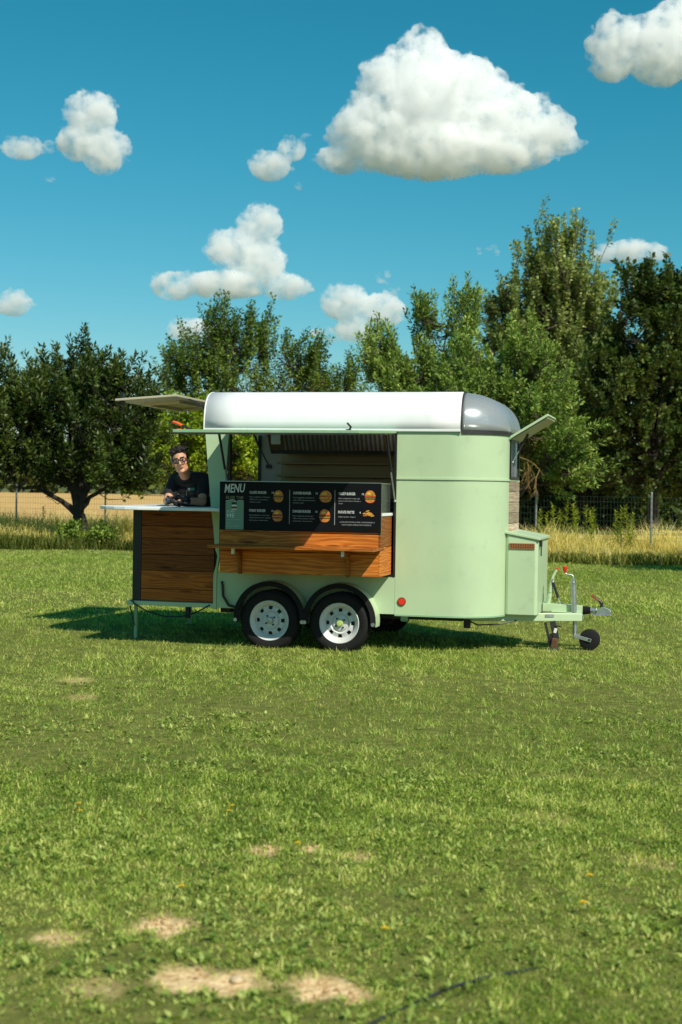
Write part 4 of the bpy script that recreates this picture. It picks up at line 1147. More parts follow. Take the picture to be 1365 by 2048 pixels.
# --- awning flap over the opening
aw = MB().prism([(0.0, 2.137), (-1.532, 2.073), (-1.532, 2.046), (0.0, 2.110)], 'x', -1.672, -0.004).build("awning_flap", M_['mint_dark'], trailer, bevel=0.004)
MB().prism([(-0.03, 2.1075), (-1.515, 2.0455), (-1.515, 2.040), (-0.03, 2.102)], 'x', -1.652, -0.024).build("awning_lining", M_['beige'], aw)
MB().prism([(-1.533, 2.0455), (-1.500, 2.0465), (-1.500, 2.032), (-1.533, 2.032)], 'x', -1.668, -0.008).build("awning_edge_strip", M_['dark_steel'], aw)
def strut(p0, p1, mid=0.55, name="gas_strut", parent=aw):
    p0, p1 = Vector(p0), Vector(p1); m = p0.lerp(p1, mid)
    a = MB().tube([p0, m], 0.013, 10).build(name, M_['black'], parent, smooth=40)
    MB().tube([m, p1], 0.0065, 8).ell(p1, 0.012, nu=8, nv=6).ell(p0, 0.012, nu=8, nv=6).build("strut_rod", M_['steel'], a, smooth=40)
strut((-1.650, -0.36, 2.085), (-1.668, -0.012, 1.55), 0.62)
strut((-0.030, -0.36, 2.085), (-0.010, -0.014, 1.47), 0.55)
lt = MB().tube([(-0.10, -1.50, 2.075), (-0.085, -1.50, 2.10), (-0.118, -1.50, 2.135)], [0.008, 0.010, 0.009], 8).box(-0.125, -0.085, -1.515, -1.485, 2.074, 2.082).build("awning_latch", M_['black'], aw, smooth=40)
MB().tube([(-1.53, -1.49, 2.075), (-1.56, -1.49, 2.094), (-1.60, -1.49, 2.108)], [0.008, 0.010, 0.010], 8).build("awning_latch", M_['black'], aw, smooth=40)
MB().tube([(-1.598, -1.49, 2.1075), (-1.645, -1.49, 2.128), (-1.685, -1.49, 2.140)], [0.0125, 0.013, 0.011], 8).box(-1.64, -1.61, -1.51, -1.47, 2.070, 2.080).build("latch_grip", M_['orange'], aw, smooth=40)

# --- rear flap, raised
fl = MB().add([(-2.870, 0.0, 2.418), (-2.225, 0.0, 2.462), (-2.225, W, 2.450), (-2.870, W, 2.406),
               (-2.870, 0.0, 2.440), (-2.225, 0.0, 2.484), (-2.225, W, 2.472), (-2.870, W, 2.428)],
              [(3, 2, 1, 0), (4, 5, 6, 7), (0, 1, 5, 4), (1, 2, 6, 5), (2, 3, 7, 6), (3, 0, 4, 7)]).build("rear_flap", M_['beige'], trailer, bevel=0.004)
def flz(x, d): return 2.418 + (x + 2.870) * 0.0682 - d
mb = MB()
for (a, b, c, d) in ((-2.72, -2.34, 0.40, 0.43), (-2.72, -2.34, 1.42, 1.45), (-2.72, -2.69, 0.43, 1.42), (-2.37, -2.34, 0.43, 1.42)):
    mb.add([(a, c, flz(a, .004)), (b, c, flz(b, .004)), (b, d, flz(b, .004)), (a, d, flz(a, .004)), (a, c, flz(a, .035)), (b, c, flz(b, .035)), (b, d, flz(b, .035)), (a, d, flz(a, .035))],
           [(0, 1, 2, 3), (7, 6, 5, 4), (0, 4, 5, 1), (1, 5, 6, 2), (2, 6, 7, 3), (3, 7, 4, 0)])
mb.build("flap_window_frame", pm("pale_trim", (0.66, 0.55, 0.33), 0.6), fl)
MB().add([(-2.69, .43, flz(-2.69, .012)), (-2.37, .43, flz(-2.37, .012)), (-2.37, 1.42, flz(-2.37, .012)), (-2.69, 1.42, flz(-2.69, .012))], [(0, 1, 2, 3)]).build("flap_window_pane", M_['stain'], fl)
for y in (0.40, W - 0.40):
    MB().bar((-1.965, y, 2.32), (-2.24, y, 2.462), 0.03, 0.02).build("flap_hinge_arm", M_['dark_steel'], fl)
MB().box(-2.835, -2.80, 0.03, 0.10, 2.372, 2.50).build("flap_catch", M_['black'], fl)
MB().box(-1.98, -1.93, 0.30, W - 0.30, 2.29, 2.35).build("rear_header", M_['mint_dark'], trailer)

# --- rear platform (the old ramp, let down level) with its counter
pf = MB().box(-2.712, -1.80, -0.010, W + 0.01, 0.398, 0.440).build("rear_platform", M_['mint'], trailer, bevel=0.004)
MB().box(-2.69, -1.82, 0.03, W - 0.03, 0.4405, 0.446).build("platform_floor", M_['floor'], pf)
for x, y in ((-2.645, 0.07), (-2.645, W - 0.07)):
    lg = MB().box(x - 0.015, x + 0.015, y - 0.015, y + 0.015, 0.064, 0.398).build("prop_leg", M_['mint_dark'], pf, bevel=0.003)
    MB().box(x - 0.05, x + 0.05, y - 0.05, y + 0.05, 0.050, 0.064).build("foot_plate", M_['dark_steel'], lg)
MB().box(-2.12, -2.08, 0.06, 0.10, 0.28, 0.398).build("platform_bracket", M_['dark_steel'], pf)
counter = MB().box(-2.640, -1.80, 0.045, 0.070, 0.447, 1.345).build("rear_counter", M_['dark_steel'], trailer)
zs = [0.447, 0.565, 0.745, 0.905, 1.065, 1.185, 1.343]
plank_set(counter, zs, 'front', -2.575, -1.815, 0.018, 0.044, 'wood_dark')
MB().box(-2.665, -2.576, 0.012, 0.10, 0.447, 1.345).build("corner_post", M_['black'], counter, bevel=0.004)
for a, b in zip(zs[:-1], zs[1:]):
    MB().box(-2.662, -2.640, 0.1015, W - 0.10, a + .0015, b - .0015).build("plank", M_['wood_dark'], counter, bevel=0.003)
MB().box(-2.665, -2.60, W - 0.099, W - 0.02, 0.447, 1.345).build("corner_post", M_['black'], counter, bevel=0.004)
top_poly = [(-1.615, -0.40), (-1.615, -0.018), (-1.845, -0.018), (-1.845, 0.40), (-2.43, 0.40), (-2.43, W + 0.02), (-3.02, W + 0.02), (-3.02, 0.30)] + \
           [(-2.45 + 0.57 * math.cos(a), 0.10 + 0.50 * math.sin(a)) for a in [R(180), R(196), R(212), R(228), R(242), R(256), R(270)]]
MB().prism(top_poly, 'z', 1.346, 1.378).build("counter_top", M_['white_top'], counter, bevel=0.006)
MB().bar((-2.63, 0.06, 1.32), (-1.82, 0.06, 1.32), 0.05, 0.05).build("counter_rail", M_['mint_dark'], counter)
MB().box(-1.64, -1.62, -0.408, -0.4005, 1.340, 1.368).build("counter_hinge", M_['sticker'], counter)

# --- wheels
def make_wheel(x, y, yo, cap_mat):
    """yo = -1: outer side toward -y"""
    ax = (0, yo, 0)
    r = 0.288
    ty = MB().lathe([(0.190, -0.080), (0.215, -0.090), (0.245, -0.098), (0.272, -0.088), (r, -0.060), (r + .002, 0.0), (r, 0.060), (0.272, 0.088), (0.245, 0.098), (0.215, 0.090), (0.190, 0.080)], (0, 0, 0), ax, 48, close_prof=True)
    for k in range(48):
        a = 2 * math.pi * k / 48
        for sgn in (-1, 1):
            ty.obox((math.cos(a) * (r + .001), sgn * 0.045, math.sin(a) * (r + .001)), (0.008, 0.045, 0.028), (0, -a, 0))
    root = empty("wheel"); root.parent = trailer; root.location = (x, y, 0.312)
    ty.build("tyre", M_['rubber'], root, smooth=40)
    rim = MB()
    rim.lathe([(0.150, 0.055), (0.165, 0.072), (0.188, 0.088), (0.1935, 0.084), (0.190, 0.070), (0.172, 0.052), (0.165, -0.07)], (0, 0, 0), ax, 48)
    rim.lathe([(0.150, 0.055), (0.148, 0.035), (0.144, 0.029), (0.138, 0.030)], (0, 0, 0), ax, 48)
    rim.lathe([(0.106, 0.042), (0.098, 0.044), (0.088, 0.030), (0.080, 0.026), (0.072, 0.040), (0.060, 0.044), (0.030, 0.044)], (0, 0, 0), ax, 48)
    for k in range(8):
        a0 = 2 * math.pi * k / 8
        rim.lathe([(0.138, 0.030), (0.106, 0.042)], (0, 0, 0), ax, 5, a0 + R(8.5), a0 + R(36.5))
    rim.build("rim", M_['rim'], root, smooth=30)
    MB().lathe([(0.165, 0.0), (0.03, 0.005)], (0, 0, 0), ax, 32).build("brake_drum", M_['dark_steel'], root)
    hb = MB().lathe([(0.032, 0.044), (0.031, 0.062), (0.026, 0.070), (0.0, 0.072)], (0, 0, 0), ax, 20)
    hb.build("hub_cap", M_[cap_mat], root, smooth=40)
    for k in range(4):
        a = 2 * math.pi * (k + 0.4) / 4
        MB().cyl((math.cos(a) * .050, yo * 0.043, math.sin(a) * .050), (math.cos(a) * .050, yo * 0.056, math.sin(a) * .050), 0.0095, n=6).build("wheel_nut", M_['dark_steel'], root)
    return root
M_['hub_lime'] = pm("lime_hub", (0.45, 0.55, 0.16), 0.4)
make_wheel(-1.180, -0.105, -1, 'steel'); make_wheel(-0.492, -0.105, -1, 'hub_lime')
make_wheel(-1.180, W + 0.105, 1, 'steel'); make_wheel(-0.492, W + 0.105, 1, 'steel')
def fender(cx, side):
    y0 = 0.0 if side < 0 else W; y1 = y0 + side * 0.205
    mb = MB(); cz = 0.335
    ri, ro_ = 0.338, 0.352
    a0, a1, n = R(-8), R(188), 26
    def arc(r, y): return [(cx + r * math.cos(a0 + (a1 - a0) * i / n), y, cz + r * math.sin(a0 + (a1 - a0) * i / n)) for i in range(n + 1)]
    mb.sheet([arc(ro_, y0), arc(ro_ + .004, (y0 + y1) / 2), arc(ro_ - .003, y1)])
    mb.sheet([arc(ri, y1), arc(ri, y0)])
    f = mb.build("mudguard", M_['mint'], trailer, smooth=40)
    lip = MB(); o = arc(ro_ + .001, y1); i_ = arc(ro_ - 0.045, y1 + side * 0.006); i2 = arc(ro_ - 0.047, y1 - side * 0.012); o2 = arc(ro_ + .001, y1 - side * .02)
    lip.sheet([o2, o, i_, i2])
    lip.build("mudguard_lip", M_['rubber'], f, smooth=50)
    for a in (a0 + R(4), a1 - R(4)):
        p = Vector((cx + (ro_ - .02) * math.cos(a), y1 + side * .004, cz + (ro_ - .02) * math.sin(a)))
        MB().cyl(p, p + Vector((0, side * .012, 0)), 0.018, n=14).build("mudguard_bolt", M_['steel'], f)
    return f
for s_ in (-1, 1):
    for cx in (-1.180, -0.492): fender(cx, s_)

# --- chassis under the floor
ch = MB()
for y in (0.22, W - 0.22):
    ch.box(-1.80, 0.62, y - 0.03, y + 0.03, 0.34, 0.452)
for x in (-1.7, -0.84, 0.0, 0.5): ch.box(x - 0.025, x + 0.025, 0.12, W - 0.12, 0.36, 0.448)
ch.build("chassis_frame", M_['dark_steel'], trailer)
for x in (-1.180, -0.492):
    MB().cyl((x, -0.05, 0.312), (x, W + 0.05, 0.312), 0.035, n=12).build("axle", M_['dark_steel'], trailer, smooth=40)
MB().box(0.05, 0.118, 0.05, 0.065, 0.335, 0.395).box(0.06, 0.108, 0.05, 0.1, 0.33, 0.345).build("jacking_bracket", M_['mint_dark'], trailer)
MB().box(0.62, 0.68, 0.25, 0.31, 0.27, 0.35).build("cable_clip", M_['dark_steel'], trailer)
MB().tube([(0.10, 0.40, 0.372), (0.55, 0.5, 0.362), (1.0, 0.68, 0.345), (1.30, 0.76, 0.345)], 0.012, 8).build("brake_rod", M_['dark_steel'], trailer)
MB().tube([(0.6, 0.3, 0.36), (0.75, 0.3, 0.30), (0.95, 0.34, 0.31), (1.1, 0.45, 0.345)], 0.007, 6).build("brake_cable", M_['black'], trailer)
rf = MB().cyl((0.068, -0.001, 0.523), (0.068, -0.014, 0.523), 0.034, 0.031, 24).build("side_reflector", M_['red'], trailer)
MB().lathe([(0.034, 0.0), (0.040, 0.0), (0.040, 0.010), (0.034, 0.012)], (0.068, -0.001, 0.523), (0, -1, 0), 24).build("reflector_rim", M_['rust'], rf)
MB().tube([(-1.72, -0.014, 0.66), (-1.71, -0.02, 0.62), (-1.70, -0.03, 0.52), (-1.64, -0.03, 0.43), (-1.55, -0.02, 0.41), (-1.40, 0.05, 0.42)], 0.013, 8).build("brake_hose", M_['black'], trailer, smooth=60)
MB().tube([(-2.66, -0.018, 0.448), (-2.62, -0.022, 0.41), (-2.5, -0.02, 0.345), (-2.32, 0.0, 0.295), (-2.15, 0.02, 0.295), (-2.0, 0.0, 0.34), (-1.90, -0.018, 0.39), (-1.84, -0.018, 0.425)], 0.007, 8).tube([(-2.68, 0.0, 0.39), (-2.67, 0.02, 0.30), (-2.64, 0.03, 0.19)], 0.006, 6).build("power_cable", M_['black'], trailer, smooth=60)

# --- front face: window, slats, flap
fp = MB().box(XF - 0.03, XF - 0.008, RC + 0.0, W - RC, ZB, ZS).build("front_face", M_['mint'], trailer)
wf = MB()
for a, b, c, d in ((0.52, 0.55, 1.69, 2.09), (1.15, 1.18, 1.69, 2.09), (0.55, 1.15, 1.69, 1.72), (0.55, 1.15, 2.06, 2.09)):
    wf.box(XF - 0.007, XF + 0.014, a, b, c, d)
wf = wf.build("front_window", M_['black'], trailer)
MB().box(XF - 0.004, XF + 0.002, 0.55, 1.15, 1.72, 2.06).build("pane", M_['window'], wf)
MB().box(XF + 0.003, XF + 0.02, 0.80, 0.86, 1.72, 2.06).build("mullion", M_['steel'], wf)
for k in range(5):
    z = 1.165 + k * 0.103
    MB().box(XF - 0.0065, XF + 0.016, 0.52, 1.18, z + .0015, z + .1015 - .002).build("slat", M_['wood_grey'], fp, bevel=0.003)
MB().box(XF - 0.006, XF + 0.012, 0.51, 1.19, 1.6805, 1.6885).build("front_rail", M_['mint'], fp)
ff = MB().add([(1.012, 0.46, 2.085), (1.012, 1.20, 2.085), (1.372, 1.20, 2.305), (1.372, 0.46, 2.305),
               (1.000, 0.46, 2.105), (1.000, 1.20, 2.105), (1.360, 1.20, 2.325), (1.360, 0.46, 2.325)],
              [(0, 1, 2, 3), (7, 6, 5, 4), (0, 4, 5, 1), (1, 5, 6, 2), (2, 6, 7, 3), (3, 7, 4, 0)]).build("front_flap", M_['mint'], trailer, bevel=0.003)
MB().add([(1.030, 0.49, 2.079), (1.030, 1.17, 2.079), (1.362, 1.17, 2.282), (1.362, 0.49, 2.282), (1.026, 0.49, 2.0865), (1.026, 1.17, 2.0865), (1.358, 1.17, 2.2895), (1.358, 0.49, 2.2895)],
         [(0, 1, 2, 3), (7, 6, 5, 4), (0, 4, 5, 1), (1, 5, 6, 2), (2, 6, 7, 3), (3, 7, 4, 0)]).build("flap_lining", M_['beige'], ff)
strut((1.16, 0.62, 2.135), (1.02, 0.58, 1.86), 0.6, parent=ff)
MB().cyl((1.006, 0.44, 2.09), (1.006, 1.22, 2.09), 0.014, n=10).build("flap_hinge", M_['mint_dark'], ff, smooth=40)

# --- tool locker on the drawbar
TBP = [(0.992, 0.40), (1.020, 0.385), (1.275, 0.385), (1.300, 0.41), (1.300, 1.29), (1.275, 1.315), (1.02, 1.315), (0.992, 1.30)]
tb = MB()
n = len(TBP)
def tbz(x): return 1.195 - (x - 0.99) * 0.175
vs = [(x, y, 0.402) for x, y in TBP] + [(x, y, tbz(x) - 0.022) for x, y in TBP]
tb.add(vs, [tuple(range(n)), tuple(range(2 * n - 1, n - 1, -1))] + [((i + 1) % n, i, n + i, n + (i + 1) % n) for i in range(n)])
tb = tb.build("tool_locker", M_['mint'], trailer, bevel=0.006)
vs = [(x, y, tbz(x) - 0.0205) for x, y in ((0.980, 0.370), (1.318, 0.370), (1.318, 1.33), (0.980, 1.33))]
vs += [(x, y, z + 0.024) for x, y, z in vs]
MB().add(vs, [(3, 2, 1, 0), (4, 5, 6, 7), (0, 1, 5, 4), (1, 2, 6, 5), (2, 3, 7, 6), (3, 0, 4, 7)]).build("locker_lid", M_['mint'], tb, bevel=0.004)
gr = MB(); gx0, gx1, gz0, gz1 = 1.028, 1.268, 1.032, 1.086
yv = 0.384
gr.box(gx0, gx1, yv - 0.010, yv, gz0, gz0 + .010); gr.box(gx0, gx1, yv - 0.010, yv, gz1 - .010, gz1); gr.box(gx0, gx1, yv - .0085, yv, (gz0 + gz1) / 2 - .003, (gz0 + gz1) / 2 + .003)
for k in range(11):
    x = gx0 + (gx1 - gx0 - 0.012) * k / 10
    gr.box(x, x + 0.012, yv - .0095, yv, gz0 + .0105, gz1 - .0105)
gr = gr.build("vent_grille", M_['copper'], tb)
MB().box(gx0 + .004, gx1 - .004, yv - .003, yv - .0005, gz0 + .004, gz1 - .004).build("vent_backing", M_['rust'], gr)
MB().box(1.3005, 1.325, 0.48, 0.54, 1.055, 1.115).cyl((1.318, 0.50, 1.06), (1.318, 0.50, 0.965), 0.006, n=8).build("locker_latch", M_['black'], tb)

# --- drawbar, coupling, brake lever, jockey wheel, stand
db = MB(); db.bar((0.60, 0.30, 0.372), (1.69, 0.755, 0.372), 0.06, 0.075); part(db, "drawbar_beam", 'mint', bevel=0.005)
db = MB(); db.bar((0.60, W - 0.30, 0.372), (1.69, W - 0.755, 0.372), 0.06, 0.075); part(db, "drawbar_beam", 'mint', bevel=0.005)
hd = MB(); hd.prism([(1.31, 0.412), (1.695, 0.412), (1.695, 0.475), (1.31, 0.495)], 'y', 0.785, 0.915)
hd.box(1.40, 1.69, 0.735, 0.784, 0.411, 0.418)
hd = part(hd, "drawbar_head", 'mint', bevel=0.004)
MB().add([(1.36, 0.577, 0.375), (1.44, 0.611, 0.375), (1.44, 0.611, 0.402), (1.36, 0.577, 0.402)], [(0, 1, 2, 3)]).build("maker_plate", M_['steel'], hd)
bl = MB(); prof = []
for k in range(11):
    prof.append((0.040 + (0.008 if k % 2 else 0.0) - 0.001 * k, 0.0075 * k))
bl.lathe([(0.0, 0.0)] + prof + [(0.0, 0.075)], (1.694, 0.85, 0.432), (1, 0, 0), 18)
part(bl, "coupling_bellows", 'rubber', smooth=50)
cp = MB()
cp.cyl((1.765, 0.85, 0.435), (1.83, 0.85, 0.435), 0.026, n=16)
cp.prism([(1.815, 0.398), (1.845, 0.445), (1.870, 0.468), (1.905, 0.470), (1.950, 0.450), (1.968, 0.430), (1.965, 0.398)], 'y', 0.812, 0.888)
cp.box(1.79, 1.972, 0.800, 0.900, 0.392, 0.3975)
cp = part(cp, "coupling_head", 'steel', bevel=0.008)
lv = MB().tube([(1.868, 0.85, 0.462), (1.878, 0.85, 0.498), (1.862, 0.85, 0.520), (1.80, 0.85, 0.562)], [0.016, 0.016, 0.015, 0.013], 10).build("coupling_handle", M_['black'], cp, smooth=50)
MB().bar((1.845, 0.835, 0.530), (1.795, 0.835, 0.565), 0.008, 0.016).bar((1.80, 0.85, 0.563), (1.775, 0.85, 0.578), 0.028, 0.024).build("handle_grip", pm("worn_red_grip", (0.30, 0.055, 0.025), 0.6, var=0.3, scale=60), lv)
hb = MB().tube([(1.345, 0.83, 0.44), (1.375, 0.83, 0.58), (1.395, 0.83, 0.72)], [0.024, 0.024, 0.022], 10).tube([(1.378, 0.815, 0.60), (1.392, 0.815, 0.71), (1.405, 0.815, 0.755), (1.428, 0.815, 0.80), (1.445, 0.815, 0.825)], [0.016, 0.017, 0.014, 0.013, 0.012], 10).build("brake_lever", M_['mint'], trailer, smooth=50)
MB().tube([(1.443, 0.815, 0.822), (1.452, 0.815, 0.836)], 0.0125, 10).build("lever_button", M_['red'], hb)
MB().cyl((1.398, 0.797, 0.722), (1.398, 0.79, 0.722), 0.013, n=12).build("lever_pivot", M_['steel'], hb)
MB().prism([(1.31, 0.41), (1.335, 0.41), (1.375, 0.56), (1.36, 0.56)], 'y', 0.79, 0.80).prism([(1.365, 0.41), (1.40, 0.41), (1.375, 0.50)], 'y', 0.79, 0.80).build("lever_bracket", M_['mint_dark'], hb)
strut((1.405, 0.80, 0.700), (1.492, 0.80, 0.455), 0.62, name="lever_spring", parent=hb)
jw = empty("jockey_wheel"); jw.parent = trailer
MB().cyl((1.618, 0.755, 0.42), (1.606, 0.755, 0.690), 0.027, n=20).build("outer_tube", M_['steel'], jw, smooth=40)
MB().cyl((1.624, 0.755, 0.40), (1.632, 0.755, 0.165), 0.021, n=18).build("inner_tube", M_['steel'], jw, smooth=40)
MB().lathe([(0.029, 0.0), (0.030, 0.018), (0.020, 0.022), (0.020, 0.050), (0.010, 0.058), (0.0, 0.06)], (1.606, 0.755, 0.690), (0, 0, 1), 18).build("tube_cap", M_['steel'], jw, smooth=40)
ck = MB().tube([(1.606, 0.755, 0.745), (1.604, 0.755, 0.765), (1.594, 0.755, 0.776), (1.545, 0.755, 0.782), (1.53, 0.755, 0.790), (1.524, 0.755, 0.806)], 0.0075, 8).build("crank", M_['steel'], jw, smooth=60)
MB().lathe([(0.0, 0.0), (0.011, 0.0), (0.015, 0.022), (0.020, 0.028), (0.021, 0.060), (0.017, 0.064), (0.0, 0.064)], (1.524, 0.755, 0.797), (0, 0, 1), 18).build("crank_knob", M_['red'], ck, smooth=40)
jwl = MB()
for yy in (0.735, 0.775):
    jwl.lathe([(0.02, -0.016), (0.085, -0.017), (0.098, -0.010), (0.101, 0.0), (0.098, 0.010), (0.085, 0.017), (0.02, 0.016)], (1.772, yy, 0.158), (0, 1, 0), 32, close_prof=True)
jwl.build("jockey_tyre", M_['rubber'], jw, smooth=40)
for yy in (0.710, 0.800):
    MB().bar((1.620, yy, 0.195), (1.790, yy, 0.150), 0.006, 0.034).build("wheel_fork", M_['steel'], jw, bevel=0.002)
MB().cyl((1.772, 0.70, 0.158), (1.772, 0.81, 0.158), 0.012, n=10).build("wheel_axle", M_['dark_steel'], jw)
st = empty("support_stand"); st.parent = trailer
MB().bar((1.425, 0.62, 0.335), (1.468, 0.62, 0.160), 0.05, 0.055, up=(1, 0, 0)).build("stand_post", M_['dark_steel'], st, bevel=0.004)
MB().bar((1.355, 0.62, 0.32), (1.405, 0.62, 0.12), 0.03, 0.022, up=(1, 0, 0)).bar((1.400, 0.62, 0.11), (1.43, 0.62, 0.21), 0.03, 0.05, up=(1, 0, 0)).build("stand_brace", M_['dark_steel'], st)
MB().bar((1.452, 0.592, 0.225), (1.463, 0.592, 0.270), 0.028, 0.003, up=(0, 1, 0)).build("stand_sticker", M_['sticker'], st)
MB().obox((1.450, 0.62, 0.125), (0.060, 0.07, 0.10), (0, 0.15, 0)).build("stand_collar", M_['rust'], st, bevel=0.006)
MB().add([(1.39, 0.56, 0.02), (1.505, 0.56, 0.02), (1.505, 0.70, 0.02), (1.39, 0.70, 0.02), (1.42, 0.59, 0.085), (1.475, 0.59, 0.085), (1.475, 0.67, 0.085), (1.42, 0.67, 0.085)],
         [(3, 2, 1, 0), (4, 5, 6, 7), (0, 1, 5, 4), (1, 2, 6, 5), (2, 3, 7, 6), (3, 0, 4, 7)]).build("stand_foot", M_['dark_steel'], st, bevel=0.004)
MB().cyl((1.46, 0.585, 0.295), (1.515, 0.585, 0.290), 0.007, n=8).build("stand_handle", M_['dark_steel'], st)

# ================================================================== the man at the rear counter
PB = (-2.25, 0.70, 0.447)
person = empty("person", T2W(*PB), -TH)
tag(person, "man in black shirt, vest and glasses leaning on the white counter with gloved hands", "person")
def q(x, y, z): return Vector((x - PB[0], y - PB[1], z - PB[2]))
skin_m = pm("skin", (0.56, 0.29, 0.175), 0.5, var=0.10, scale=25, spec=0.35)
shirt_m = pm("black_shirt", (0.012, 0.012, 0.015), 0.85, var=0.2, scale=12, bump=0.25, bscale=28)
vest_m = pm("black_vest", (0.020, 0.020, 0.021), 0.55, var=0.2, scale=10, bump=0.5, bscale=16)
trous_m = pm("dark_trousers", (0.018, 0.019, 0.024), 0.85, var=0.2)
glove_m = pm("black_glove", (0.010, 0.010, 0.011), 0.32, bump=0.2, bscale=60)
hair_m = pm("dark_hair", (0.006, 0.004, 0.003), 0.75, var=0.3, scale=60, bump=0.6, bscale=90)
lip_m = pm("lips", (0.36, 0.15, 0.10), 0.5)
eye_m = pm("eye_white", (0.34, 0.31, 0.28), 0.3)
iris_m = pm("iris", (0.02, 0.012, 0.008), 0.2)
patch_g = pm("badge_green", (0.01, 0.22, 0.13), 0.5)
def fused(mb, name, mat, parent=person, voxel=0.008, it=4):
    o = mb.build(name, mat, parent, fix=False)
    m = o.modifiers.new("fuse", 'REMESH'); m.mode = 'VOXEL'; m.voxel_size = voxel; m.use_smooth_shade = True
    m = o.modifiers.new("smooth", 'SMOOTH'); m.iterations = it; m.factor = 0.5
    return o
HC = q(-2.258, 0.240, 1.826)
HR = (Matrix.Rotation(R(15), 3, 'Z') @ Matrix.Rotation(R(-1), 3, 'X') @ Matrix.Rotation(R(-14), 3, 'Y'))
HK = 1.01
class HeadMB(MB):
    """head pieces, drawn at average size and scaled about the head's middle"""
    def build(s, *a, **k):
        s.v = [tuple(HC + (Vector(p) - HC) * HK) for p in s.v]
        return MB.build(s, *a, **k)
def h(x, y, z): return HC + HR @ Vector((x, y, z))
SH_R, SH_L = q(-2.405, .475, 1.650), q(-2.090, .475, 1.655)
EL_R, EL_L = q(-2.400, .255, 1.430), q(-2.035, .265, 1.430)
WR_R, WR_L = q(-2.315, .100, 1.440), q(-2.140, .075, 1.434)
NECK = q(-2.256, .400, 1.668)
def body(infl, torso=True, head=True, arms=True, legs=True, sleeve=None):
    mb = MB(); i = infl
    if torso:
        mb.ell(q(-2.25, .545, 1.555), (.180 + i, .115 + i, .165 + i), Matrix.Rotation(R(22), 3, 'X'))
        mb.ell(q(-2.25, .650, 1.390), (.158 + i, .110 + i, .165 + i), Matrix.Rotation(R(28), 3, 'X'))
        mb.cap(SH_R + Vector((.02, 0, 0)), NECK + Vector((-.03, .02, -.015)), .058 + i, .055 + i)
        mb.cap(SH_L + Vector((-.02, 0, 0)), NECK + Vector((.03, .02, -.015)), .058 + i, .055 + i)
    if torso and infl > 0:
        mb.ell(NECK + Vector((0, -.006, -.015)), (.082, .066, .042))
    if legs:
        mb.ell(q(-2.25, .745, 1.255), (.158 + i, .125 + i, .13 + i))
        for s_ in (-1, 1):
            hp, kn, an = q(-2.25 + s_ * .085, .745, 1.20), q(-2.25 + s_ * .10, .70, .87), q(-2.25 + s_ * .105, .78, .525)
            mb.cap(hp, kn, .085 + i, .058 + i); mb.cap(kn, an, .056 + i, .038 + i)
            mb.cap(an + Vector((0, 0, -.035)), an + Vector((s_ * .02, -.13, -.045)), .036 + i * .6, .030 + i * .6)
    if head:
        n0 = len(mb.v)
        mb.ell(h(0, .012, .030), (.076, .096, .092), HR); mb.ell(h(0, -.028, -.030), (.066, .068, .088), HR)
        mb.ell(h(0, -.035, -.078), (.052, .052, .044), HR); mb.ell(h(0, -.076, -.100), (.026, .020, .018), HR)
        mb.cap(h(0, -.090, .016), h(0, -.116, -.026), .010, .0145); mb.ell(h(0, -.105, -.030), (.020, .012, .009), HR)
        mb.ell(h(0, -.082, .030), (.050, .016, .013), HR)
        for s_ in (-1, 1):
            mb.ell(h(s_ * .043, -.066, -.022), (.022, .020, .020), HR)
            mb.ell(h(s_ * .081, .012, -.008), (.011, .021, .033), HR)
            mb.ell(h(s_ * .045, -.030, -.075), (.018, .035, .022), HR)
        mb.v[n0:] = [tuple(HC + (Vector(p) - HC) * HK) for p in mb.v[n0:]]
        mb.cap(h(0, .020, -.075), NECK, .052, .060)
    if arms:
        for S, E, W_ in ((SH_R, EL_R, WR_R), (SH_L, EL_L, WR_L)):
            if sleeve is None:
                mb.cap(S, E, .052 + i, .042 + i); mb.cap(E, W_, .044 + i, .029 + i)
            else:
                mb.cap(S, S.lerp(E, sleeve), .054 + i, .053 + i)
    if arms and sleeve is None:
        mb.ell(WR_R.lerp(q(-2.235, .065, 1.437), .6), (.045, .04, .024)); mb.ell(WR_L.lerp(q(-2.240, .050, 1.45), .5), (.045, .035, .024))
    return mb
bd = fused(body(0.0), "body", skin_m, voxel=0.0075, it=3)
sh_mb = body(0.013, legs=False, head=False, sleeve=.62)
fused(sh_mb, "shirt", shirt_m, voxel=0.010, it=4)
mb = MB(); i = .026
mb.ell(q(-2.25, .548, 1.555), (.166 + i, .117 + i, .165 + i), Matrix.Rotation(R(22), 3, 'X')); mb.ell(q(-2.25, .652, 1.400), (.158 + i, .112 + i, .165 + i), Matrix.Rotation(R(28), 3, 'X'))
for S, s_ in ((SH_R, 1), (SH_L, -1)):
    mb.cap(S + Vector((s_ * .055, 0, .004)), NECK + Vector((-s_ * .045, .03, -.004)), .060 + .013, .045 + .014)
for k in range(5):   # padded chambers
    z = 1.44 + k * .052
    mb.ell(q(-2.25, .525 - .0 + (1.56 - z) * .55, z), (.180, .139, .020), Matrix.Rotation(R(22), 3, 'X'))
ve = fused(mb, "vest", vest_m, voxel=0.010, it=2)
co = MB()
path = [NECK + Vector((math.sin(a) * .078, -math.cos(a) * .072 + .012, .010 + .018 * -math.cos(a) * -1)) for a in [R(28 + 304 * k / 16) for k in range(17)]]
co.tube(path, .017, 8); co.build("collar", vest_m, ve, smooth=60)
tr_mb = MB(); tr_mb = body(0.014, torso=False, head=False, arms=False, legs=True); fused(tr_mb, "trousers", trous_m, voxel=0.012)
zp = MB().tube([q(-2.252, .415, 1.60), q(-2.250, .398, 1.55), q(-2.250, .402, 1.48), q(-2.250, .43, 1.42)], .0045, 6).build("zip", M_['steel'], ve)
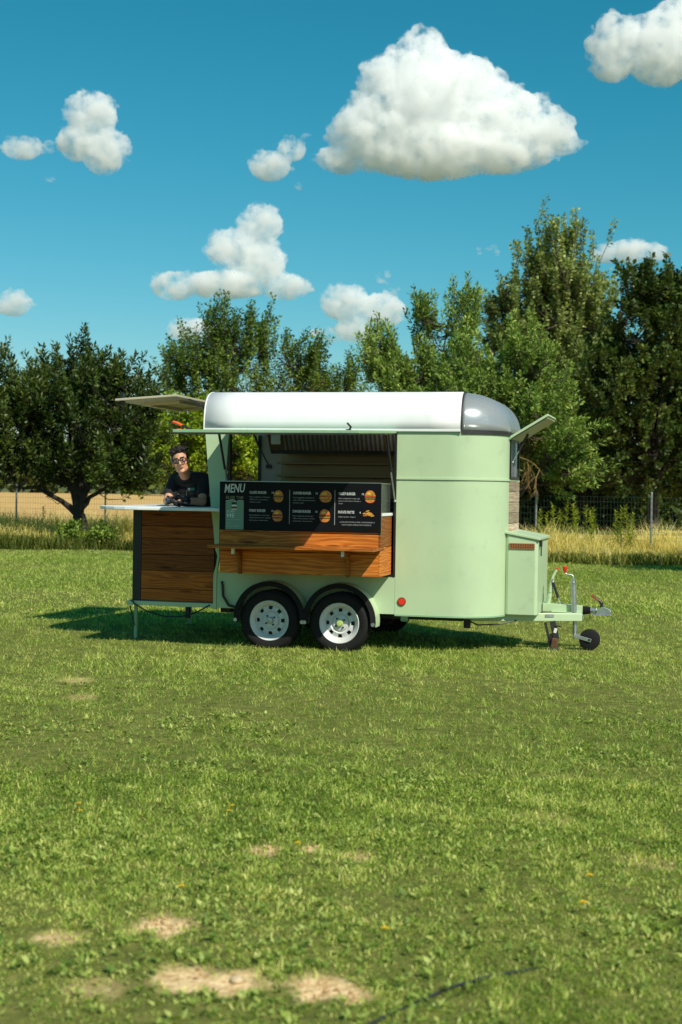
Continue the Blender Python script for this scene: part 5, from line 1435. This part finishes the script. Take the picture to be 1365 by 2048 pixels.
MB().obox(q(-2.222, .392, 1.553), (.022, .012, .024), (R(10), 0, 0)).build("badge", M_['sticker'], ve)
MB().obox(q(-2.185, .394, 1.555), (.046, .012, .026), (R(10), 0, R(6))).build("badge", patch_g, ve)
# hair
mb = HeadMB(); rs = random.Random(3)
mb.ell(h(0, .026, .062), (.079, .092, .068), HR); mb.ell(h(0, .058, .005), (.076, .066, .080), HR)
for s_ in (-1, 1): mb.ell(h(s_ * .073, .016, .042), (.012, .045, .042), HR)
for k in range(150):
    a = rs.uniform(0, 2 * math.pi); t = rs.uniform(0, 1.0) ** .6 * 1.1
    d_ = Vector((math.sin(t) * math.cos(a), math.sin(t) * math.sin(a), math.cos(t)))
    p0 = h(.072 * d_.x, .012 + .088 * d_.y, .064 + .070 * d_.z)
    p1 = h((.088 + rs.uniform(-.004, .012)) * d_.x + rs.gauss(0, .012), .010 + (.098 + rs.uniform(0, .012)) * d_.y + rs.gauss(0, .012), .068 + (.076 + rs.uniform(0, .014)) * d_.z)
    mb.cap(p0, p1, .014, rs.uniform(.007, .013), 7)
fused(mb, "hair", hair_m, voxel=0.0055, it=1)
# face details
for s_ in (-1, 1):
    e = HeadMB().ell(h(s_ * .031, -.0865, .008), (.013, .008, .0075), HR, 10, 7).build("eye", eye_m, bd, smooth=60)
    HeadMB().ell(h(s_ * .031 - .001, -.0935, .008), (.0068, .0025, .0068), HR, 8, 6).build("iris", iris_m, bd, smooth=60)
    HeadMB().cap(h(s_ * .014, -.099, .034), h(s_ * .050, -.086, .036), .0048, .0034, 7).build("eyebrow", hair_m, bd, smooth=60)
HeadMB().ell(h(0, -.0985, -.058), (.024, .0075, .0058), HR, 12, 7).ell(h(0, -.0955, -.066), (.020, .007, .0055), HR, 12, 7).build("lips", lip_m, bd, smooth=60)
gl = empty("glasses"); gl.parent = person
M_['lens'] = glassy("spectacle_lens", (0.78, 0.76, 0.86), 0.05, 0.05)
for s_ in (-1, 1):
    pts = []
    for k in range(21):
        a = 2 * math.pi * k / 20
        c_, s2 = math.cos(a), math.sin(a)
        pts.append(h(s_ * .034 + .0275 * math.copysign(abs(c_) ** .75, c_), -.108 - .004 * abs(s2), .006 + .0215 * math.copysign(abs(s2) ** .75, s2)))
    HeadMB().tube(pts, .0046, 6, caps=False).build("lens_rim", M_['black'], gl, smooth=60)
    HeadMB().add(pts[:-1], [tuple(range(20))]).build("lens", M_['lens'], gl, fix=False)
    HeadMB().tube([h(s_ * .062, -.107, .018), h(s_ * .078, -.070, .014), h(s_ * .084, .0, .010)], .0034, 6).build("temple_arm", M_['black'], gl, smooth=60)
HeadMB().tube([h(-.008, -.110, .014), h(0, -.113, .017), h(.008, -.110, .014)], .0036, 6).build("bridge", M_['black'], gl, smooth=60)
# gloved hands folded over each other on the counter
def hand(wr, d, s, n, curl, name):
    """wr wrist, d along the hand, s toward the thumb side, n out of the back of the hand"""
    wr, d, s, n = Vector(wr), Vector(d).normalized(), Vector(s).normalized(), Vector(n).normalized()
    mb = MB(); K = 1.18
    mb.cap(wr - d * .012, wr + d * .020, .034, .030)
    mb.cap(wr + d * .035 + s * .020, wr + d * .075 + s * .026, .019, .017); mb.cap(wr + d * .035, wr + d * .080, .020, .018); mb.cap(wr + d * .032 - s * .020, wr + d * .072 - s * .026, .018, .016)
    for k, (o, L_) in enumerate(((.030, .90), (.010, 1.0), (-.010, .95), (-.029, .78))):
        p0 = wr + d * (.082 - .004 * abs(k - 1)) + s * o
        a = curl * .75
        p1 = p0 + (d * math.cos(a) - n * math.sin(a)) * .038 * L_
        a += curl; p2 = p1 + (d * math.cos(a) - n * math.sin(a)) * .026 * L_
        a += curl * .8; p3 = p2 + (d * math.cos(a) - n * math.sin(a)) * .020 * L_
        mb.cap(p0, p1, .0105, .0098, 8); mb.cap(p1, p2, .0098, .009, 8); mb.cap(p2, p3, .009, .0078, 8)
    t0 = wr + d * .028 + s * .030; t1 = t0 + (d * .55 + s * .75 - n * .25).normalized() * .036; t2 = t1 + (d * .9 + s * .15 - n * .45).normalized() * .030
    mb.cap(wr + d * .012 + s * .018, t0, .019, .015, 8); mb.cap(t0, t1, .0135, .0115, 8); mb.cap(t1, t2, .0115, .009, 8)
    mb.v = [tuple(wr + (Vector(p) - wr) * K) for p in mb.v]
    return fused(mb, name, glove_m, voxel=0.0042, it=2)
hand(WR_R, (.72, -.66, .03), (-.45, -.55, .55), (-.3, -.35, .88), 0.75, "glove")
hand(WR_L + Vector((-.01, 0, .018)), (-.93, -.36, .06), (.18, -.62, .62), (-.1, -.62, .78), 0.95, "glove")
wt = MB().lathe([(.033, -.014), (.037, -.014), (.037, .014), (.033, .014)], WR_L.lerp(EL_L, .10), (EL_L - WR_L), 20, close_prof=True).build("wrist_watch", M_['black'], person, smooth=40)
ax = (EL_L - WR_L).normalized()
MB().cyl(WR_L.lerp(EL_L, .10) + Vector((0, -.025, .026)), WR_L.lerp(EL_L, .10) + Vector((0, -.032, .034)), .017, n=16).build("watch_case", M_['black'], wt)

# ================================================================== small things on the lawn
yel = pm("dandelion_yellow", (0.80, 0.55, 0.01), 0.6); whi = pm("clover_white", (0.72, 0.72, 0.66), 0.6); stm = pm("flower_stem", (0.12, 0.18, 0.04), 0.6)
def flower_mesh(m, r_, h, flat):
    mb = MB()
    for ring, (rr, el) in enumerate(((1.0, .25), (.72, .6), (.42, 1.0))):
        k = 11 - 2 * ring
        for i in range(k):
            a = 2 * math.pi * i / k + ring * .3
            c, s_ = math.cos(a), math.sin(a); px_, py_ = -s_, c
            w = r_ * .26; L_ = r_ * rr
            z1 = h + L_ * math.tan(el) * .35 * (1 - flat)
            mb.add([(c * L_ * .1, s_ * L_ * .1, h), (c * L_ * .7 + px_ * w, s_ * L_ * .7 + py_ * w, z1), (c * L_, s_ * L_, z1 * .98 + .001 * ring), (c * L_ * .7 - px_ * w, s_ * L_ * .7 - py_ * w, z1)], [(0, 1, 2, 3)])
    o = mb.build("flower_head", m, None, fix=False); COL.objects.unlink(o)
    st = MB().tube([(0.006, 0, 0), (.003, .002, h * .6), (0, 0, h)], .0016, 5).build("stem", stm, None, fix=False); COL.objects.unlink(st)
    return o, st
fy, fw_ = flower_mesh(yel, .016, .050, 0), flower_mesh(whi, .020, .07, 0)
def put(name, p, pr, label, cat, group, s_=1.0):
    r_ = empty(name, (p[0], p[1], LAWN_Z), random.uniform(0, 6)); r_.scale = (s_,) * 3
    tag(r_, label, cat, group)
    for q in pr:
        c = q.copy(); COL.objects.link(c); c.parent = r_
    return r_
DAN = [((-1.2, 6.60), "yellow dandelion nearest the left picture edge"), ((-1.165, 6.44), "yellow dandelion just below the leftmost one"), ((-.487, 6.60), "yellow dandelion, upper of the close pair left of centre"), ((-.492, 6.49), "yellow dandelion, lower of the close pair left of centre"),
       ((-.16, 5.90), "yellow dandelion beside the small bare patches at centre"), ((-.57, 5.25), "yellow dandelion above the sandy patch at lower left"), ((.98, 5.46), "yellow dandelion, upper of the two at lower right"), ((.89, 5.08), "yellow dandelion, lower of the two at lower right"),
       ((.17, 4.77), "yellow dandelion low at the centre, nearest the hose"), ((-.19, 9.94), "small yellow dandelion in mid lawn in front of the trailer wheels")]
for p, l_ in DAN: put("dandelion", p, fy, l_, "flower", "dandelions in the lawn", random.uniform(.8, 1.1))
for p in [(-6.3, 33.2), (-5.18, 30.62), (-6.05, 31.49), (-5.44, 31.22), (-4.9, 29.43), (-4.8, 29.26), (-5.2, 30.39), (-4.6, 30.36), (-6.76, 31.97), (-5.6, 32.3), (-4.4, 28.9)]:
    put("white_clover", p, fw_, "tiny white flower in the far lawn under the dark left tree", "flower", "white flowers in the far lawn", 1.4)
put("white_clover", (3.55, 18.7), fw_, "single white flower in the lawn right of the jockey wheel", "flower", "white flowers in the far lawn", 1.0)
# black hose across the grass
pts = [(.20, 4.13), (.26, 4.2), (.36, 4.30), (.45, 4.385), (.59, 4.47), (.71, 4.555), (.84, 4.65), (.97, 4.735), (1.15, 4.84), (1.4, 4.98)]
pts = [(-.05, 3.75), (.08, 3.96)] + pts
hose = MB().tube([(x, y, LAWN_Z + .008 - (.022 if x > .62 else 0) + .004 * math.sin(x * 21)) for x, y in pts], .0048, 8).build("garden_hose", pm("hose_black", (0.022, 0.024, 0.030), .5, var=.2), None, smooth=60, fix=False)
tag(hose, "thin dark hose lying in the grass at the lower right", "hose")
stone = MB().ell((0, 0, .008), (.022, .018, .013), nu=9, nv=6).build("stone", pm("pale_stone", (.50, .40, .25), .9, var=.2, scale=40), None, smooth=60)
stone.location = (-.30, 4.36, LAWN_Z - .006); tag(stone, "small pale stone on the bare patch at the bottom", "stone")
